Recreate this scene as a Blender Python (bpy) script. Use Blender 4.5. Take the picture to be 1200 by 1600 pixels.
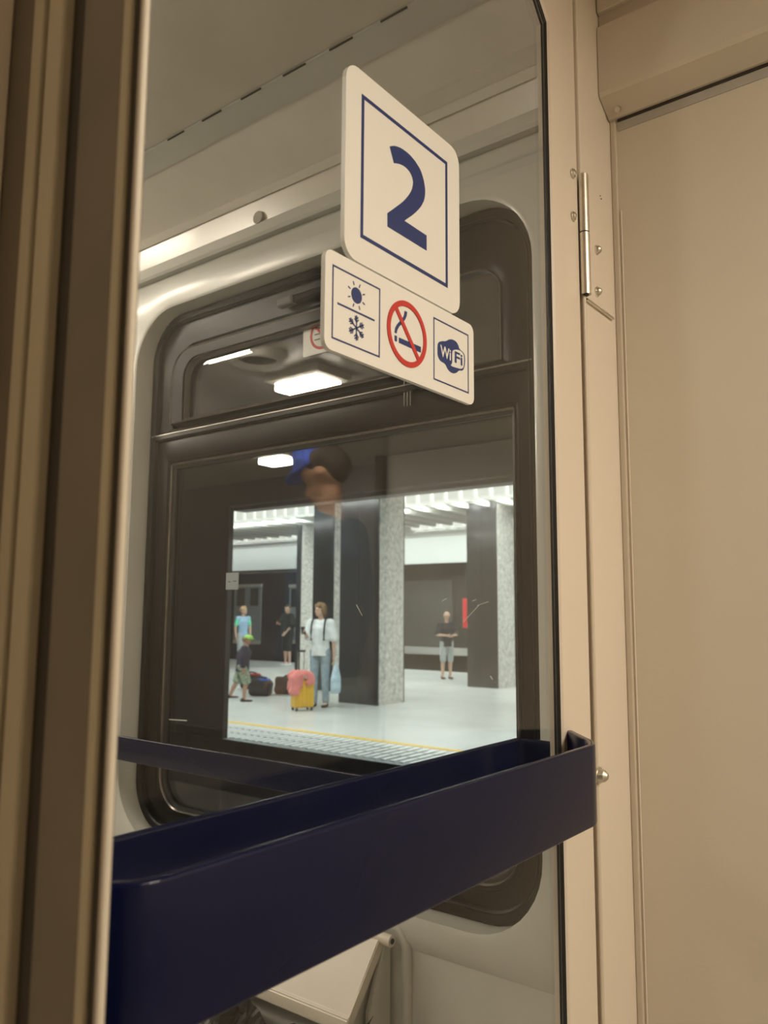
import bpy, bmesh, math, random
from mathutils import Vector, Matrix, noise
random.seed(7)
PI = math.pi
for o in list(bpy.data.objects): bpy.data.objects.remove(o)
S = bpy.context.scene
COL = S.collection

# ------------------------------------------------------------------ camera
# world: x = across the carriage towards the platform, y = along the carriage, z = up, carriage floor at z = 0
FPX = 1262.0
PITCH, ROLL, YAW = math.radians(7.12), math.radians(0.337), math.radians(37.66)
CAMZ = 1.28
_f = Vector((math.cos(PITCH)*math.cos(YAW), math.cos(PITCH)*math.sin(YAW), math.sin(PITCH)))
_r0 = Vector((math.sin(YAW), -math.cos(YAW), 0))
_u0 = _r0.cross(_f)
_r = _r0*math.cos(ROLL) + _u0*math.sin(ROLL)
_u = -_r0*math.sin(ROLL) + _u0*math.cos(ROLL)
CAM = Vector((0, 0, CAMZ))
cd = bpy.data.cameras.new('camera'); cam = bpy.data.objects.new('camera', cd); COL.objects.link(cam)
m3 = Matrix((_r, _u, -_f)).transposed()
cam.matrix_world = Matrix.Translation(CAM) @ m3.to_4x4()
cd.sensor_fit = 'VERTICAL'; cd.sensor_height = 36; cd.sensor_width = 27
cd.lens = 36*FPX/1600
cd.clip_start = 0.02; cd.clip_end = 200
cd.dof.use_dof = True; cd.dof.focus_distance = 1.0; cd.dof.aperture_fstop = 10.0
S.camera = cam

def P(u, v, x=None, y=None, z=None):
    """point where the photograph's pixel (u, v) meets the plane x=, y= or z="""
    d = _f*FPX + _r*(u-600) - _u*(v-800)
    if x is not None: k = x/d.x
    elif y is not None: k = y/d.y
    else: k = (z-CAMZ)/d.z
    return CAM + d*k

# ------------------------------------------------------------------ world, exposure
w = bpy.data.worlds.new('world'); S.world = w; w.use_nodes = True
w.node_tree.nodes['Background'].inputs[0].default_value = (0.5, 0.55, 0.6, 1)
w.node_tree.nodes['Background'].inputs[1].default_value = 0.01
S.view_settings.view_transform = 'Standard'; S.view_settings.look = 'None'
S.view_settings.exposure = 0.0; S.view_settings.gamma = 1.0
S.view_settings.use_curve_mapping = False

WARM = (1.0, 0.90, 0.74)
COOL = (0.93, 1.0, 0.95)
def area(name, loc, rot, sx, sy, power, color):
    l = bpy.data.lights.new(name, 'AREA'); l.shape = 'RECTANGLE'; l.size = sx; l.size_y = sy
    l.energy = power; l.color = color
    o = bpy.data.objects.new(name, l); COL.objects.link(o); o.location = loc; o.rotation_euler = rot
    return o
# vestibule ceiling lamp (behind the camera, towards the outer door)
area('vestibule_lamp_light', (0.52, -0.85, 2.18), (0, 0, 0), 0.5, 0.3, 27.0, WARM)
# ------------------------------------------------------------------ materials
def mat(name, col, rough=0.5, metal=0.0, noise_amt=0.06, nscale=20.0, bump=0.0, bscale=60.0, coat=0.0, emit=None, es=0.0, spec=None):
    m = bpy.data.materials.new(name); m.use_nodes = True
    nt = m.node_tree; b = nt.nodes['Principled BSDF']
    b.inputs['Roughness'].default_value = rough; b.inputs['Metallic'].default_value = metal
    if coat: b.inputs['Coat Weight'].default_value = coat; b.inputs['Coat Roughness'].default_value = 0.12
    if spec is not None: b.inputs['Specular IOR Level'].default_value = spec
    tc = nt.nodes.new('ShaderNodeTexCoord')
    n = nt.nodes.new('ShaderNodeTexNoise'); n.inputs['Scale'].default_value = nscale; n.inputs['Detail'].default_value = 4
    nt.links.new(tc.outputs['Object'], n.inputs['Vector'])
    r = nt.nodes.new('ShaderNodeValToRGB')
    r.color_ramp.elements[0].position = 0.3; r.color_ramp.elements[1].position = 0.7
    r.color_ramp.elements[0].color = tuple(c*(1-noise_amt) for c in col)+(1,)
    r.color_ramp.elements[1].color = tuple(min(1, c*(1+noise_amt)) for c in col)+(1,)
    nt.links.new(n.outputs['Fac'], r.inputs['Fac']); nt.links.new(r.outputs['Color'], b.inputs['Base Color'])
    if bump:
        n2 = nt.nodes.new('ShaderNodeTexNoise'); n2.inputs['Scale'].default_value = bscale; n2.inputs['Detail'].default_value = 3
        nt.links.new(tc.outputs['Object'], n2.inputs['Vector'])
        bp = nt.nodes.new('ShaderNodeBump'); bp.inputs['Strength'].default_value = bump; bp.inputs['Distance'].default_value = 0.004
        nt.links.new(n2.outputs['Fac'], bp.inputs['Height']); nt.links.new(bp.outputs['Normal'], b.inputs['Normal'])
    if emit:
        b.inputs['Emission Color'].default_value = emit+(1,); b.inputs['Emission Strength'].default_value = es
    return m

def glass(name, r0, tint, haze=0.0, rough=0.0):
    m = bpy.data.materials.new(name); m.use_nodes = True; nt = m.node_tree
    for n in list(nt.nodes): nt.nodes.remove(n)
    out = nt.nodes.new('ShaderNodeOutputMaterial')
    tr = nt.nodes.new('ShaderNodeBsdfTransparent'); tr.inputs[0].default_value = tint+(1,)
    gl = nt.nodes.new('ShaderNodeBsdfGlossy'); gl.inputs['Roughness'].default_value = rough; gl.inputs[0].default_value = (1, 1, 1, 1)
    lw = nt.nodes.new('ShaderNodeLayerWeight'); lw.inputs['Blend'].default_value = 0.5
    p = nt.nodes.new('ShaderNodeMath'); p.operation = 'POWER'; p.inputs[1].default_value = 5
    nt.links.new(lw.outputs['Facing'], p.inputs[0])
    ma = nt.nodes.new('ShaderNodeMath'); ma.operation = 'MULTIPLY_ADD'; ma.inputs[1].default_value = 1-r0; ma.inputs[2].default_value = r0
    nt.links.new(p.outputs[0], ma.inputs[0])
    mx = nt.nodes.new('ShaderNodeMixShader')
    nt.links.new(ma.outputs[0], mx.inputs[0]); nt.links.new(tr.outputs[0], mx.inputs[1]); nt.links.new(gl.outputs[0], mx.inputs[2])
    last = mx
    if haze:
        df = nt.nodes.new('ShaderNodeBsdfDiffuse'); df.inputs[0].default_value = (0.8, 0.8, 0.78, 1)
        tc = nt.nodes.new('ShaderNodeTexCoord'); n = nt.nodes.new('ShaderNodeTexNoise'); n.inputs['Scale'].default_value = 7; n.inputs['Detail'].default_value = 6
        nt.links.new(tc.outputs['Object'], n.inputs['Vector'])
        mm = nt.nodes.new('ShaderNodeMath'); mm.operation = 'MULTIPLY'; mm.inputs[1].default_value = haze*2
        nt.links.new(n.outputs['Fac'], mm.inputs[0])
        m2 = nt.nodes.new('ShaderNodeMixShader'); nt.links.new(mm.outputs[0], m2.inputs[0])
        nt.links.new(mx.outputs[0], m2.inputs[1]); nt.links.new(df.outputs[0], m2.inputs[2]); last = m2
    nt.links.new(last.outputs[0], out.inputs[0])
    return m

M = {}
M['cream'] = mat('cream_paint', (0.69, 0.60, 0.50), 0.38, noise_amt=0.02, nscale=3, bump=0.03, bscale=120, spec=0.4)
M['beige'] = mat('beige_laminate', (0.63, 0.56, 0.455), 0.42, noise_amt=0.035, nscale=2.2, bump=0.04, bscale=180, spec=0.35)
M['beige_trim'] = mat('beige_trim', (0.56, 0.48, 0.38), 0.35, noise_amt=0.03, nscale=8)
M['recess'] = mat('dark_grey_laminate', (0.09, 0.09, 0.105), 0.5)
M['header_grey'] = mat('shade_and_cap_grey', (0.42, 0.385, 0.33), 0.5)  # shadow tone under the header; also the grey of the cove cap
M['wallgrey'] = mat('saloon_moulding', (0.56, 0.56, 0.515), 0.30, noise_amt=0.03, nscale=4, coat=0.2)
M['ceilgrey'] = mat('saloon_ceiling', (0.68, 0.64, 0.57), 0.26, noise_amt=0.06, nscale=5, bump=0.05, bscale=9, coat=0.15)
M['darkframe'] = mat('dark_window_frame', (0.012, 0.0095, 0.0078), 0.28, noise_amt=0.12, nscale=14, spec=0.10)
M['rubber'] = mat('black_rubber', (0.014, 0.013, 0.012), 0.45, noise_amt=0.1)
M['ridge'] = mat('worn_metal_ridge', (0.22, 0.20, 0.18), 0.28, 0.85, noise_amt=0.15, nscale=30)
M['steel'] = mat('stainless_steel', (0.70, 0.66, 0.58), 0.34, 1.0, noise_amt=0.08, nscale=40)
M['navy'] = mat('navy_gloss_paint', (0.0030, 0.0050, 0.027), 0.20, noise_amt=0.1, nscale=6, bump=0.05, bscale=14, spec=0.22)
M['sign'] = mat('sign_white', (0.74, 0.72, 0.685), 0.35, noise_amt=0.012, nscale=6)
M['ink'] = mat('ink_navy', (0.012, 0.028, 0.135), 0.45, noise_amt=0.05)
M['red'] = mat('ink_red', (0.50, 0.028, 0.022), 0.45, noise_amt=0.05)
M['black'] = mat('ink_black', (0.012, 0.012, 0.014), 0.5)
M['post'] = mat('shaded_door_panel', (0.16, 0.132, 0.098), 0.5, noise_amt=0.10, nscale=9, bump=0.08, bscale=20)  # brown carries the shade on the unlit side of the leaf
M['postrib'] = mat('olive_beige_rib', (0.46, 0.40, 0.29), 0.4, noise_amt=0.06, nscale=9)
M['postgroove'] = mat('groove_rubber', (0.035, 0.026, 0.018), 0.6)
M['postedge'] = mat('pale_edge_profile', (0.52, 0.46, 0.38), 0.4, noise_amt=0.03)
M['floorlino'] = mat('grey_lino', (0.40, 0.385, 0.36), 0.5, noise_amt=0.2, nscale=60)
M['glass_door'] = glass('door_glass', 0.012, (0.97, 0.975, 0.97), haze=0.004)
M['glass_win'] = glass('window_glass', 0.085, (0.95, 0.955, 0.955), haze=0.004)
M['binlid'] = mat('bin_lid_cream', (0.75, 0.69, 0.60), 0.36, noise_amt=0.03, nscale=12, bump=0.03)
M['bag'] = mat('black_bin_liner', (0.020, 0.017, 0.015), 0.16, noise_amt=0.2, nscale=15)
M['darkpanel'] = mat('dark_blue_panel', (0.035, 0.037, 0.05), 0.4, noise_amt=0.1)
M['lampwarm'] = mat('lamp_diffuser_warm', (0.9, 0.88, 0.8), 0.4, emit=(1.0, 0.89, 0.72), es=58.0)
M['lampvest'] = mat('lamp_diffuser_vestibule', (0.9, 0.88, 0.8), 0.4, emit=(1.0, 0.86, 0.64), es=4.0)
M['lampring'] = mat('speaker_ring', (0.75, 0.72, 0.66), 0.35)
# platform
M['deck'] = mat('platform_terrazzo', (0.60, 0.62, 0.60), 0.33, noise_amt=0.10, nscale=1.2, bump=0.05, bscale=3)
M['yellow'] = mat('yellow_line', (0.85, 0.55, 0.07), 0.5, noise_amt=0.08)
M['stud'] = mat('white_stud', (0.80, 0.82, 0.80), 0.4)
M['strip'] = mat('grey_edge_slab', (0.20, 0.225, 0.225), 0.5, noise_amt=0.12, nscale=6)
M['granite'] = mat('black_granite', (0.030, 0.031, 0.034), 0.16, noise_amt=0.25, nscale=40, coat=0.3)
M['concrete'] = mat('exposed_aggregate', (0.66, 0.65, 0.60), 0.7, noise_amt=0.32, nscale=14, bump=0.4, bscale=30)
M['soffit'] = mat('platform_soffit', (0.55, 0.55, 0.52), 0.6, noise_amt=0.05)
M['lightbox'] = mat('light_box', (0.9, 0.9, 0.86), 0.5, emit=(0.95, 1.0, 0.90), es=0.7)
M['fascia_lit'] = mat('white_fascia', (0.86, 0.90, 0.87), 0.5, noise_amt=0.02, nscale=3)
M['tunnel'] = mat('tunnel_dark', (0.035, 0.033, 0.032), 0.6, noise_amt=0.2, nscale=2)
M['tunnelpanel'] = mat('tunnel_grey_panel', (0.11, 0.105, 0.10), 0.5, noise_amt=0.1)
M['ledge'] = mat('pale_ledge', (0.62, 0.62, 0.58), 0.6)
M['black_wall'] = mat('matt_black', (0.010, 0.010, 0.011), 0.8, noise_amt=0.2, nscale=2)  # near-black colour for wall, beam, track bed and train skirt
M['train_navy'] = mat('train_navy', (0.016, 0.020, 0.045), 0.35, coat=0.3)
M['train_grey'] = mat('train_grey', (0.30, 0.34, 0.37), 0.4)
M['tube'] = mat('fluorescent_tube', (1, 1, 1), 0.4, emit=(0.95, 1.0, 1.0), es=6.0)
M['redsign'] = mat('red_sign', (0.75, 0.035, 0.05), 0.45, emit=(1, 0.05, 0.07), es=0.25)

# ------------------------------------------------------------------ mesh helpers
def setp(o, parent, inv=True):
    if parent is not None:
        o.parent = parent
        if inv: o.matrix_parent_inverse = Matrix.Translation(-Vector(parent.location))
def mesh_obj(name, verts, faces, m, parent=None, smooth=False, inv=True):
    me = bpy.data.meshes.new(name); me.from_pydata([tuple(v) for v in verts], [], faces); me.update()
    bm = bmesh.new(); bm.from_mesh(me); bmesh.ops.recalc_face_normals(bm, faces=bm.faces); bm.to_mesh(me); bm.free()
    return obj_of(name, me, m, parent, smooth, inv)
def obj_of(name, me, m, parent=None, smooth=False, inv=True):
    o = bpy.data.objects.new(name, me); COL.objects.link(o)
    if m is not None:
        me.materials.clear(); me.materials.append(M[m] if isinstance(m, str) else m)
    if smooth:
        for p in me.polygons: p.use_smooth = True
    setp(o, parent, inv)
    return o
def bm_obj(name, bm, m, parent=None, smooth=False, inv=True):
    bmesh.ops.recalc_face_normals(bm, faces=bm.faces)
    me = bpy.data.meshes.new(name); bm.to_mesh(me); bm.free()
    return obj_of(name, me, m, parent, smooth, inv)
def add_box(bm, x, y, z, bevel=0.0, seg=2):
    vs = [bm.verts.new((a, b, c)) for a in x for b in y for c in z]
    f = [(0,1,3,2),(4,6,7,5),(0,4,5,1),(2,3,7,6),(0,2,6,4),(1,5,7,3)]
    fs = [bm.faces.new([vs[i] for i in q]) for q in f]
    if bevel:
        es = list({e for q in fs for e in q.edges})
        bmesh.ops.bevel(bm, geom=es, offset=bevel, segments=seg, affect='EDGES', profile=0.5)
def box(name, x, y, z, m, parent=None, bevel=0.0, seg=2, inv=True):
    bm = bmesh.new(); add_box(bm, x, y, z, bevel, seg)
    return bm_obj(name, bm, m, parent, inv=inv)
def prism(name, pts, axis, a0, a1, m, parent=None, bevel=0.0, smooth=False):
    """pts: closed 2-D polygon in the two other axes (x,y,z order); extruded along axis from a0 to a1"""
    def v3(p, a):
        return {'x': (a, p[0], p[1]), 'y': (p[0], a, p[1]), 'z': (p[0], p[1], a)}[axis]
    bm = bmesh.new(); n = len(pts)
    A = [bm.verts.new(v3(p, a0)) for p in pts]; B = [bm.verts.new(v3(p, a1)) for p in pts]
    bm.faces.new(A); bm.faces.new(B[::-1])
    for i in range(n): bm.faces.new((A[i], A[(i+1) % n], B[(i+1) % n], B[i]))
    if bevel:
        bmesh.ops.bevel(bm, geom=list(bm.edges), offset=bevel, segments=2, affect='EDGES')
    return bm_obj(name, bm, m, parent, smooth)
def rr(y0, y1, z0, z1, r, n=8):
    pts = []
    for cx, cy, a0 in ((y1-r, z1-r, 0), (y0+r, z1-r, PI/2), (y0+r, z0+r, PI), (y1-r, z0+r, 3*PI/2)):
        for i in range(n+1):
            a = a0 + PI/2*i/n
            pts.append((cx+r*math.cos(a), cy+r*math.sin(a)))
    return pts
def loops_obj(name, loops, m, parent=None, smooth=True, close_ring=True):
    """bridge a list of equal-length closed 3-D loops in sequence (and last to first)"""
    n = len(loops[0]); vs = [p for L in loops for p in L]; fs = []
    k = len(loops)
    for j in range(k if close_ring else k-1):
        a, b = j*n, ((j+1) % k)*n
        for i in range(n): fs.append((a+i, a+(i+1) % n, b+(i+1) % n, b+i))
    o = mesh_obj(name, vs, fs, m, parent, smooth)
    if smooth: edge_split(o)
    return o
def edge_split(o, ang=35):
    md = o.modifiers.new('split', 'EDGE_SPLIT'); md.split_angle = math.radians(ang)
def cyl(name, p0, p1, r, m, parent=None, n=16, r1=None, cap=True):
    bm = bmesh.new(); add_cyl(bm, p0, p1, r, n, r1); o = bm_obj(name, bm, m, parent, True); edge_split(o); return o
def add_cyl(bm, p0, p1, r, n=12, r1=None):
    p0, p1 = Vector(p0), Vector(p1); d = (p1-p0).normalized()
    q = d.to_track_quat('Z', 'Y').to_matrix(); r1 = r if r1 is None else r1
    A = [bm.verts.new(p0+q@Vector((r*math.cos(2*PI*i/n), r*math.sin(2*PI*i/n), 0))) for i in range(n)]
    B = [bm.verts.new(p1+q@Vector((r1*math.cos(2*PI*i/n), r1*math.sin(2*PI*i/n), 0))) for i in range(n)]
    bm.faces.new(A[::-1]); bm.faces.new(B)
    for i in range(n): bm.faces.new((A[i], A[(i+1) % n], B[(i+1) % n], B[i]))
def tube(name, pts, r, m, parent=None, n=10):
    bm = bmesh.new()
    pts = [Vector(p) for p in pts]; rings = []
    for i, p in enumerate(pts):
        d = (pts[min(i+1, len(pts)-1)]-pts[max(i-1, 0)]).normalized()
        q = d.to_track_quat('Z', 'Y').to_matrix()
        rings.append([bm.verts.new(p+q@Vector((r*math.cos(2*PI*k/n), r*math.sin(2*PI*k/n), 0))) for k in range(n)])
    for a, b in zip(rings, rings[1:]):
        for k in range(n): bm.faces.new((a[k], a[(k+1) % n], b[(k+1) % n], b[k]))
    bm.faces.new(rings[0][::-1]); bm.faces.new(rings[-1])
    return bm_obj(name, bm, m, parent, True)
def line_pts(a, b, t):
    a, b = Vector(a), Vector(b); d = (b-a).normalized(); n = Vector((-d.y, d.x))*t/2
    return [tuple(a+n), tuple(b+n), tuple(b-n), tuple(a-n)]
def empty(name, loc=(0, 0, 0), rz=0.0):
    o = bpy.data.objects.new(name, None); COL.objects.link(o); o.location = loc; o.rotation_euler = (0, 0, rz); o.empty_display_size = 0.05
    return o
def tag(o, label=None, cat=None, group=None, kind=None):
    if label: o['label'] = label
    if cat: o['category'] = cat
    if group: o['group'] = group
    if kind: o['kind'] = kind
    return o
def struct(o, label=None): return tag(o, label, None, None, 'structure')

# ================================================================== CARRIAGE SHELL
YD = 0.42                      # front face of the glazed door and bulkhead
YB = 0.462                     # rear face of the bulkhead
XP = P(873, 800, y=YD).x       # right edge of the door pane
XS = P(917, 800, y=YD).x       # right edge of the door stile
XF = P(921, 800, y=YD).x       # left edge of the fixed frame
XW = P(972, 800, y=YD).x       # vestibule side wall plane
XI, XFR, XG = 1.14, 1.185, 1.203   # saloon wall face, window frame face, glass plane
XO = 1.26
CH = 0.11
CZ = P(905, 10, y=YD).z+CH+0.09    # vestibule ceiling

struct(box('floor', (-1.75, XO), (-1.6, 6.2), (-0.08, 0.0), 'floorlino'), 'grey lino floor of the carriage')
struct(box('ceiling', (-1.6, XO), (-1.5, YB), (CZ, CZ+0.05), 'cream'), 'cream vestibule ceiling above the glazed door')
struct(box('wall_back', (-1.6, XO), (-1.56, -1.5), (0, CZ+0.05), 'beige'), 'beige end wall of the vestibule')
struct(box('wall_left', (-1.6, -1.5), (-1.5, YB), (0, CZ+0.05), 'beige'), 'beige side wall of the vestibule across from the outer door')

# ---- vestibule side wall with the outer door leaf and header box
wr = struct(empty('wall_right', (XW, -0.5, 0)), 'beige side wall with outer door panel and header box')
box('door_panel', (XW, XW+0.05), (-1.5, YD-0.009), (0.0, CZ), 'beige', wr)
zt = P(1000, 172, x=XW-0.035).z
box('edge_strip', (XW-0.003, XW+0.03), (YD-0.009, YD), (0, CZ), 'beige_trim', wr, 0.002)
box('edge_bead', (XW-0.0012, XW+0.03), (YD-0.0135, YD-0.0115), (0, zt-0.12), 'cream', wr, 0.0015)
# header box over the door: vertical fascia, bevelled lower lip, return to the wall
z1 = P(985, 172, x=1.075).z    # lower edge
z2 = P(985, 132, x=1.045).z
z3 = P(936, 42, x=1.045).z
hp = [(1.045, z3), (1.045, z2+0.006), (1.048, z2), (1.073, z1+0.004), (1.080, z1), (XW, z1), (XW, z3)]
hd = prism('header_cover', hp, 'y', -1.5, YD-0.001, 'beige', wr)
z4 = P(936, 19, x=1.045).z
box('header_seam', (1.053, XW), (-1.5, YD-0.001), (z3, z4), 'beige_trim', wr)
box('header_top', (1.045, XW), (-1.5, YD-0.001), (z4, CZ), 'beige', wr, 0.002)
box('header_seam', (XW-0.003, XW+0.001), (-1.5, YD-0.012), (z1-0.004, z1), 'postgroove', wr)  # seam below the header, its shadow put in as a dark strip
box('header_shade_band', (XW-0.0012, XW+0.001), (-1.5, YD-0.012), (z1-0.018, z1-0.004), 'header_grey', wr)  # grey strip imitates the shadow cast below the header
sc = P(968, 174, x=1.073)
cyl('screw', (1.0735, sc.y, z1+0.008), (1.064, sc.y, z1+0.001), 0.004, 'steel', wr, 10)

# ---- bulkhead round the glazed door
wf = struct(empty('wall_front', (XF, YD, 0)), 'cream bulkhead frame round the glazed door')
box('frame_post', (XF, XW+0.03), (YD, YB), (0, CZ), 'cream', wf, 0.0025)
box('frame_post', (-1.5, 0.14), (YD, YB), (0, CZ), 'beige', wf)
ZPT = P(861, 38, y=YD).z        # pane top right corner (start of the chamfer)
ZDT = P(905, 10, y=YD).z        # door leaf corner
LEFT = 0.155
def door_outline(x0, x1, z0, z1, c):
    return [(x0, z0), (x1, z0), (x1, z1-0), (x1-c, z1+c), (x0, z1+c)]
# header part of the bulkhead above the leaf: chamfered opening
hd_pts = [(0.14, ZDT+CH+0.004), (XF-CH-0.001, ZDT+CH+0.004), (XF, ZDT+0.002), (XF, CZ), (0.14, CZ)]
prism('frame_header', hd_pts, 'y', YD+0.001, YB, 'cream', wf)
box('stop_strip', (XF-0.012, XF+0.001), (YD+0.010, YB), (0.02, ZDT), 'beige_trim', wf)
cyl('paint_chip', P(939, 311, y=YD-0.0001), P(939, 311, y=YD-0.0006), 0.0012, 'postgroove', wf, 8)
cyl('paint_chip', P(938, 306, y=YD-0.0001), P(938, 306, y=YD-0.0006), 0.0008, 'postgroove', wf, 8)

# ---- the glazed door
d1 = struct(empty('door_1', (XS, YD, 0.01)), 'cream swing door with a tall clear glass pane and navy bars')
ZB = 0.12
outer = door_outline(LEFT, XS, 0.01, ZDT, CH)
inner = door_outline(LEFT+0.05, XP, ZB, ZPT, CH*0.92)
def loop_y(pts, y): return [(p[0], y, p[1]) for p in pts]
def inset(pts, d):
    cx = sum(p[0] for p in pts)/len(pts); cz = sum(p[1] for p in pts)/len(pts)
    return [(p[0]+(-d if p[0] > cx else d), p[1]+(-d if p[1] > cz else d)) for p in pts]
o3 = inset(outer, 0.003); i3 = inset(inner, -0.004)
loops_obj('door_frame', [loop_y(outer, YD+0.004), loop_y(o3, YD+0.001), loop_y(i3, YD+0.001), loop_y(inner, YD+0.005), loop_y(inner, YD+0.017), loop_y(outer, YD+0.017)], 'cream', d1, smooth=False)
g0 = inset(inner, -0.001); g1 = inset(inner, 0.0028)
loops_obj('gasket', [loop_y(g0, YD+0.0035), loop_y(inset(inner, 0.0015), YD+0.002), loop_y(g1, YD+0.0045), loop_y(g1, YD+0.010), loop_y(g0, YD+0.010)], 'rubber', d1, smooth=False)
gb = inset(inner, 0.0018)
loops_obj('gasket_bead', [loop_y(gb, YD+0.0055), loop_y(inset(inner, 0.0032), YD+0.0055), loop_y(inset(inner, 0.0036), YD+0.007), loop_y(gb, YD+0.008)], 'ridge', d1, smooth=False)
YG0, YG1 = YD+0.006, YD+0.011
gp = inset(inner, 0.0008)
prism('glass_pane', [(p[0], p[1]) for p in gp], 'y', YG0, YG1, 'glass_door', d1)

# push bars: flat strips standing off the leaf on bent ends
def push_bar(name, path, z0, z1, th, parent, label):
    """path: list of (x, y) of the strip's centre line"""
    pts = [Vector((a, b, 0)) for a, b in path]; L, R = [], []
    for i, p in enumerate(pts):
        a = (p-pts[i-1]).normalized() if i else (pts[1]-p).normalized()
        b = (pts[i+1]-p).normalized() if i < len(pts)-1 else a
        t = (a+b).normalized(); n = Vector((-t.y, t.x, 0)); k = 1/max(0.5, n.dot(Vector((-a.y, a.x, 0))))
        L.append(p+n*th/2*k); R.append(p-n*th/2*k)
    bm = bmesh.new(); rings = []
    for l, r in zip(L, R):
        rings.append([bm.verts.new((l.x, l.y, z0)), bm.verts.new((r.x, r.y, z0)), bm.verts.new((r.x, r.y, z1)), bm.verts.new((l.x, l.y, z1))])
    for a, b in zip(rings, rings[1:]):
        for k in range(4): bm.faces.new((a[k], a[(k+1) % 4], b[(k+1) % 4], b[k]))
    bm.faces.new(rings[0][::-1]); bm.faces.new(rings[-1])
    bmesh.ops.recalc_face_normals(bm, faces=bm.faces)
    es = [e for e in bm.edges if abs(e.verts[0].co.z-e.verts[1].co.z) < 1e-5]
    bmesh.ops.bevel(bm, geom=es, offset=th*0.32, segments=3, affect='EDGES', profile=0.5)
    o = bm_obj(name, bm, 'navy', parent, True); edge_split(o, 40); o['label'] = label
    return o
def smooth_path(pts, r=0.02, n=5):
    out = [pts[0]]
    for a, b, c in zip(pts, pts[1:], pts[2:]):
        A, B, C = Vector(a), Vector(b), Vector(c)
        p = B+(A-B).normalized()*min(r, (A-B).length*0.45); q = B+(C-B).normalized()*min(r, (C-B).length*0.45)
        for i in range(n+1):
            t = i/n; out.append(tuple((1-t)**2*p+2*t*(1-t)*B+t*t*q))
    out.append(pts[-1]); return out
YB1, YB2 = 0.357, 0.487
xr1 = P(927, 1230, y=YB1).x; xl1 = P(240, 1370, y=YB1).x
zb1t = P(600, 1262, y=YB1).z; zb1b = P(600, 1453, y=YB1).z
push_bar('push_bar', smooth_path([(0.20, YD+0.001), (xl1-0.005, YB1), (xr1, YB1), (xr1+0.026, YB1+0.014), (XP+0.018, YD+0.001)], 0.012), zb1b, zb1t, 0.008, d1, 'navy blue push bar across the near face of the door')
xr2 = P(812, 1158, y=YB2).x
zb2t = P(600, 1204, y=YB2).z
push_bar('push_bar', smooth_path([(0.20, YD+0.016), (0.27, YB2), (xr2, YB2), (XP+0.012, YD+0.016)], 0.012), zb2t-(zb1t-zb1b), zb2t, 0.008, d1, 'navy blue push bar behind the door glass')
def screw(parent, u, v, y, r, ln, nut=False):
    c = P(u, v, y=y)
    bm = bmesh.new()
    add_cyl(bm, c, c+Vector((0, -ln*0.35, 0)), r, 16)
    add_cyl(bm, c+Vector((0, -ln*0.35, 0)), c+Vector((0, -ln*0.75, 0)), r*0.85, 16, r*0.68)
    add_cyl(bm, c+Vector((0, -ln*0.75, 0)), c+Vector((0, -ln, 0)), r*0.68, 16, r*0.30)
    o = bm_obj('screw', bm, 'steel', parent, True); edge_split(o, 30); return o
screw(d1, 894.5, 271, YD+0.0005, 0.0066, 0.005); screw(d1, 895.5, 338, YD+0.0005, 0.0066, 0.005)
screw(wf, 930.5, 1211, YD, 0.0105, 0.016)
# hinge: two knuckles, leaf plate on the frame, screws
xh = P(912, 360, y=YD-0.004).x; rh = 0.0068
zh0, zh1, zh2 = P(914, 459, y=YD-0.005).z, P(911, 362, y=YD-0.005).z, P(909, 272, y=YD-0.005).z
cyl('hinge_knuckle', (xh, YD-0.005, zh0), (xh, YD-0.005, zh1-0.0008), rh, 'steel', d1, 24)
cyl('hinge_knuckle', (xh, YD-0.005, zh1+0.0008), (xh, YD-0.005, zh2), rh, 'steel', d1, 24)
cyl('hinge_pin', (xh, YD-0.005, zh0-0.0015), (xh, YD-0.005, zh2+0.002), rh*0.55, 'rubber', d1, 16)
cyl('hinge_pin_rod', (xh+0.001, YD-0.0015, 0.4), (xh+0.001, YD-0.0015, zh0), 0.0028, 'beige_trim', d1, 10)
xpl = P(957, 492, y=YD-0.002).x
box('hinge_plate', (XF+0.001, xpl-0.002), (YD-0.0022, YD+0.001), (zh0-0.001, zh2-0.004), 'cream', wf, 0.0006)
box('hinge_plate_edge', (XF+0.002, xpl), (YD-0.0045, YD-0.0008), (zh0-0.0052, zh0-0.0024), 'steel', wf)
box('hinge_slot', (XF+0.0062, XF+0.0092), (YD-0.0026, YD-0.0005), (P(922, 420, y=YD).z, zh2-0.004), 'postgroove', wf)
screw(wf, 931, 391, YD-0.0015, 0.0068, 0.008); screw(wf, 931.5, 456, YD-0.0015, 0.0068, 0.008)

# ---- the near door leaf edge on the left (out of focus)
XJ = 0.2
def yj(u, v=800): return P(u, v, x=XJ).y
tj = struct(empty('trim_1', (XJ, yj(0), 0)), 'edge profile of an open inner door, its shade coloured in dark brown')
ye = yj(187); 
box('edge_profile', (XJ+0.0005, XJ+0.0045), (ye, ye+0.0035), (0, 2.3), 'postedge', tj, 0.0015)
box('core', (XJ+0.006, XJ+0.0075), (ye+0.008, YD-0.002), (0, 2.3), 'postgroove', tj)
box('groove', (XJ+0.0018, XJ+0.0062), (ye+0.003, yj(168)), (0, 2.3), 'postgroove', tj)
box('bead', (XJ-0.0006, XJ+0.0062), (yj(168), yj(155)), (0, 2.3), 'postrib', tj, 0.0012)
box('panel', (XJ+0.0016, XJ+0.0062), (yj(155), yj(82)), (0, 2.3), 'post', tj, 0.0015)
box('groove', (XJ+0.004, XJ+0.0062), (yj(82), yj(58)), (0, 2.3), 'postgroove', tj)
box('rib', (XJ-0.002, XJ+0.0062), (yj(58), yj(32)), (0, 2.3), 'postrib', tj, 0.0018)
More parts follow.
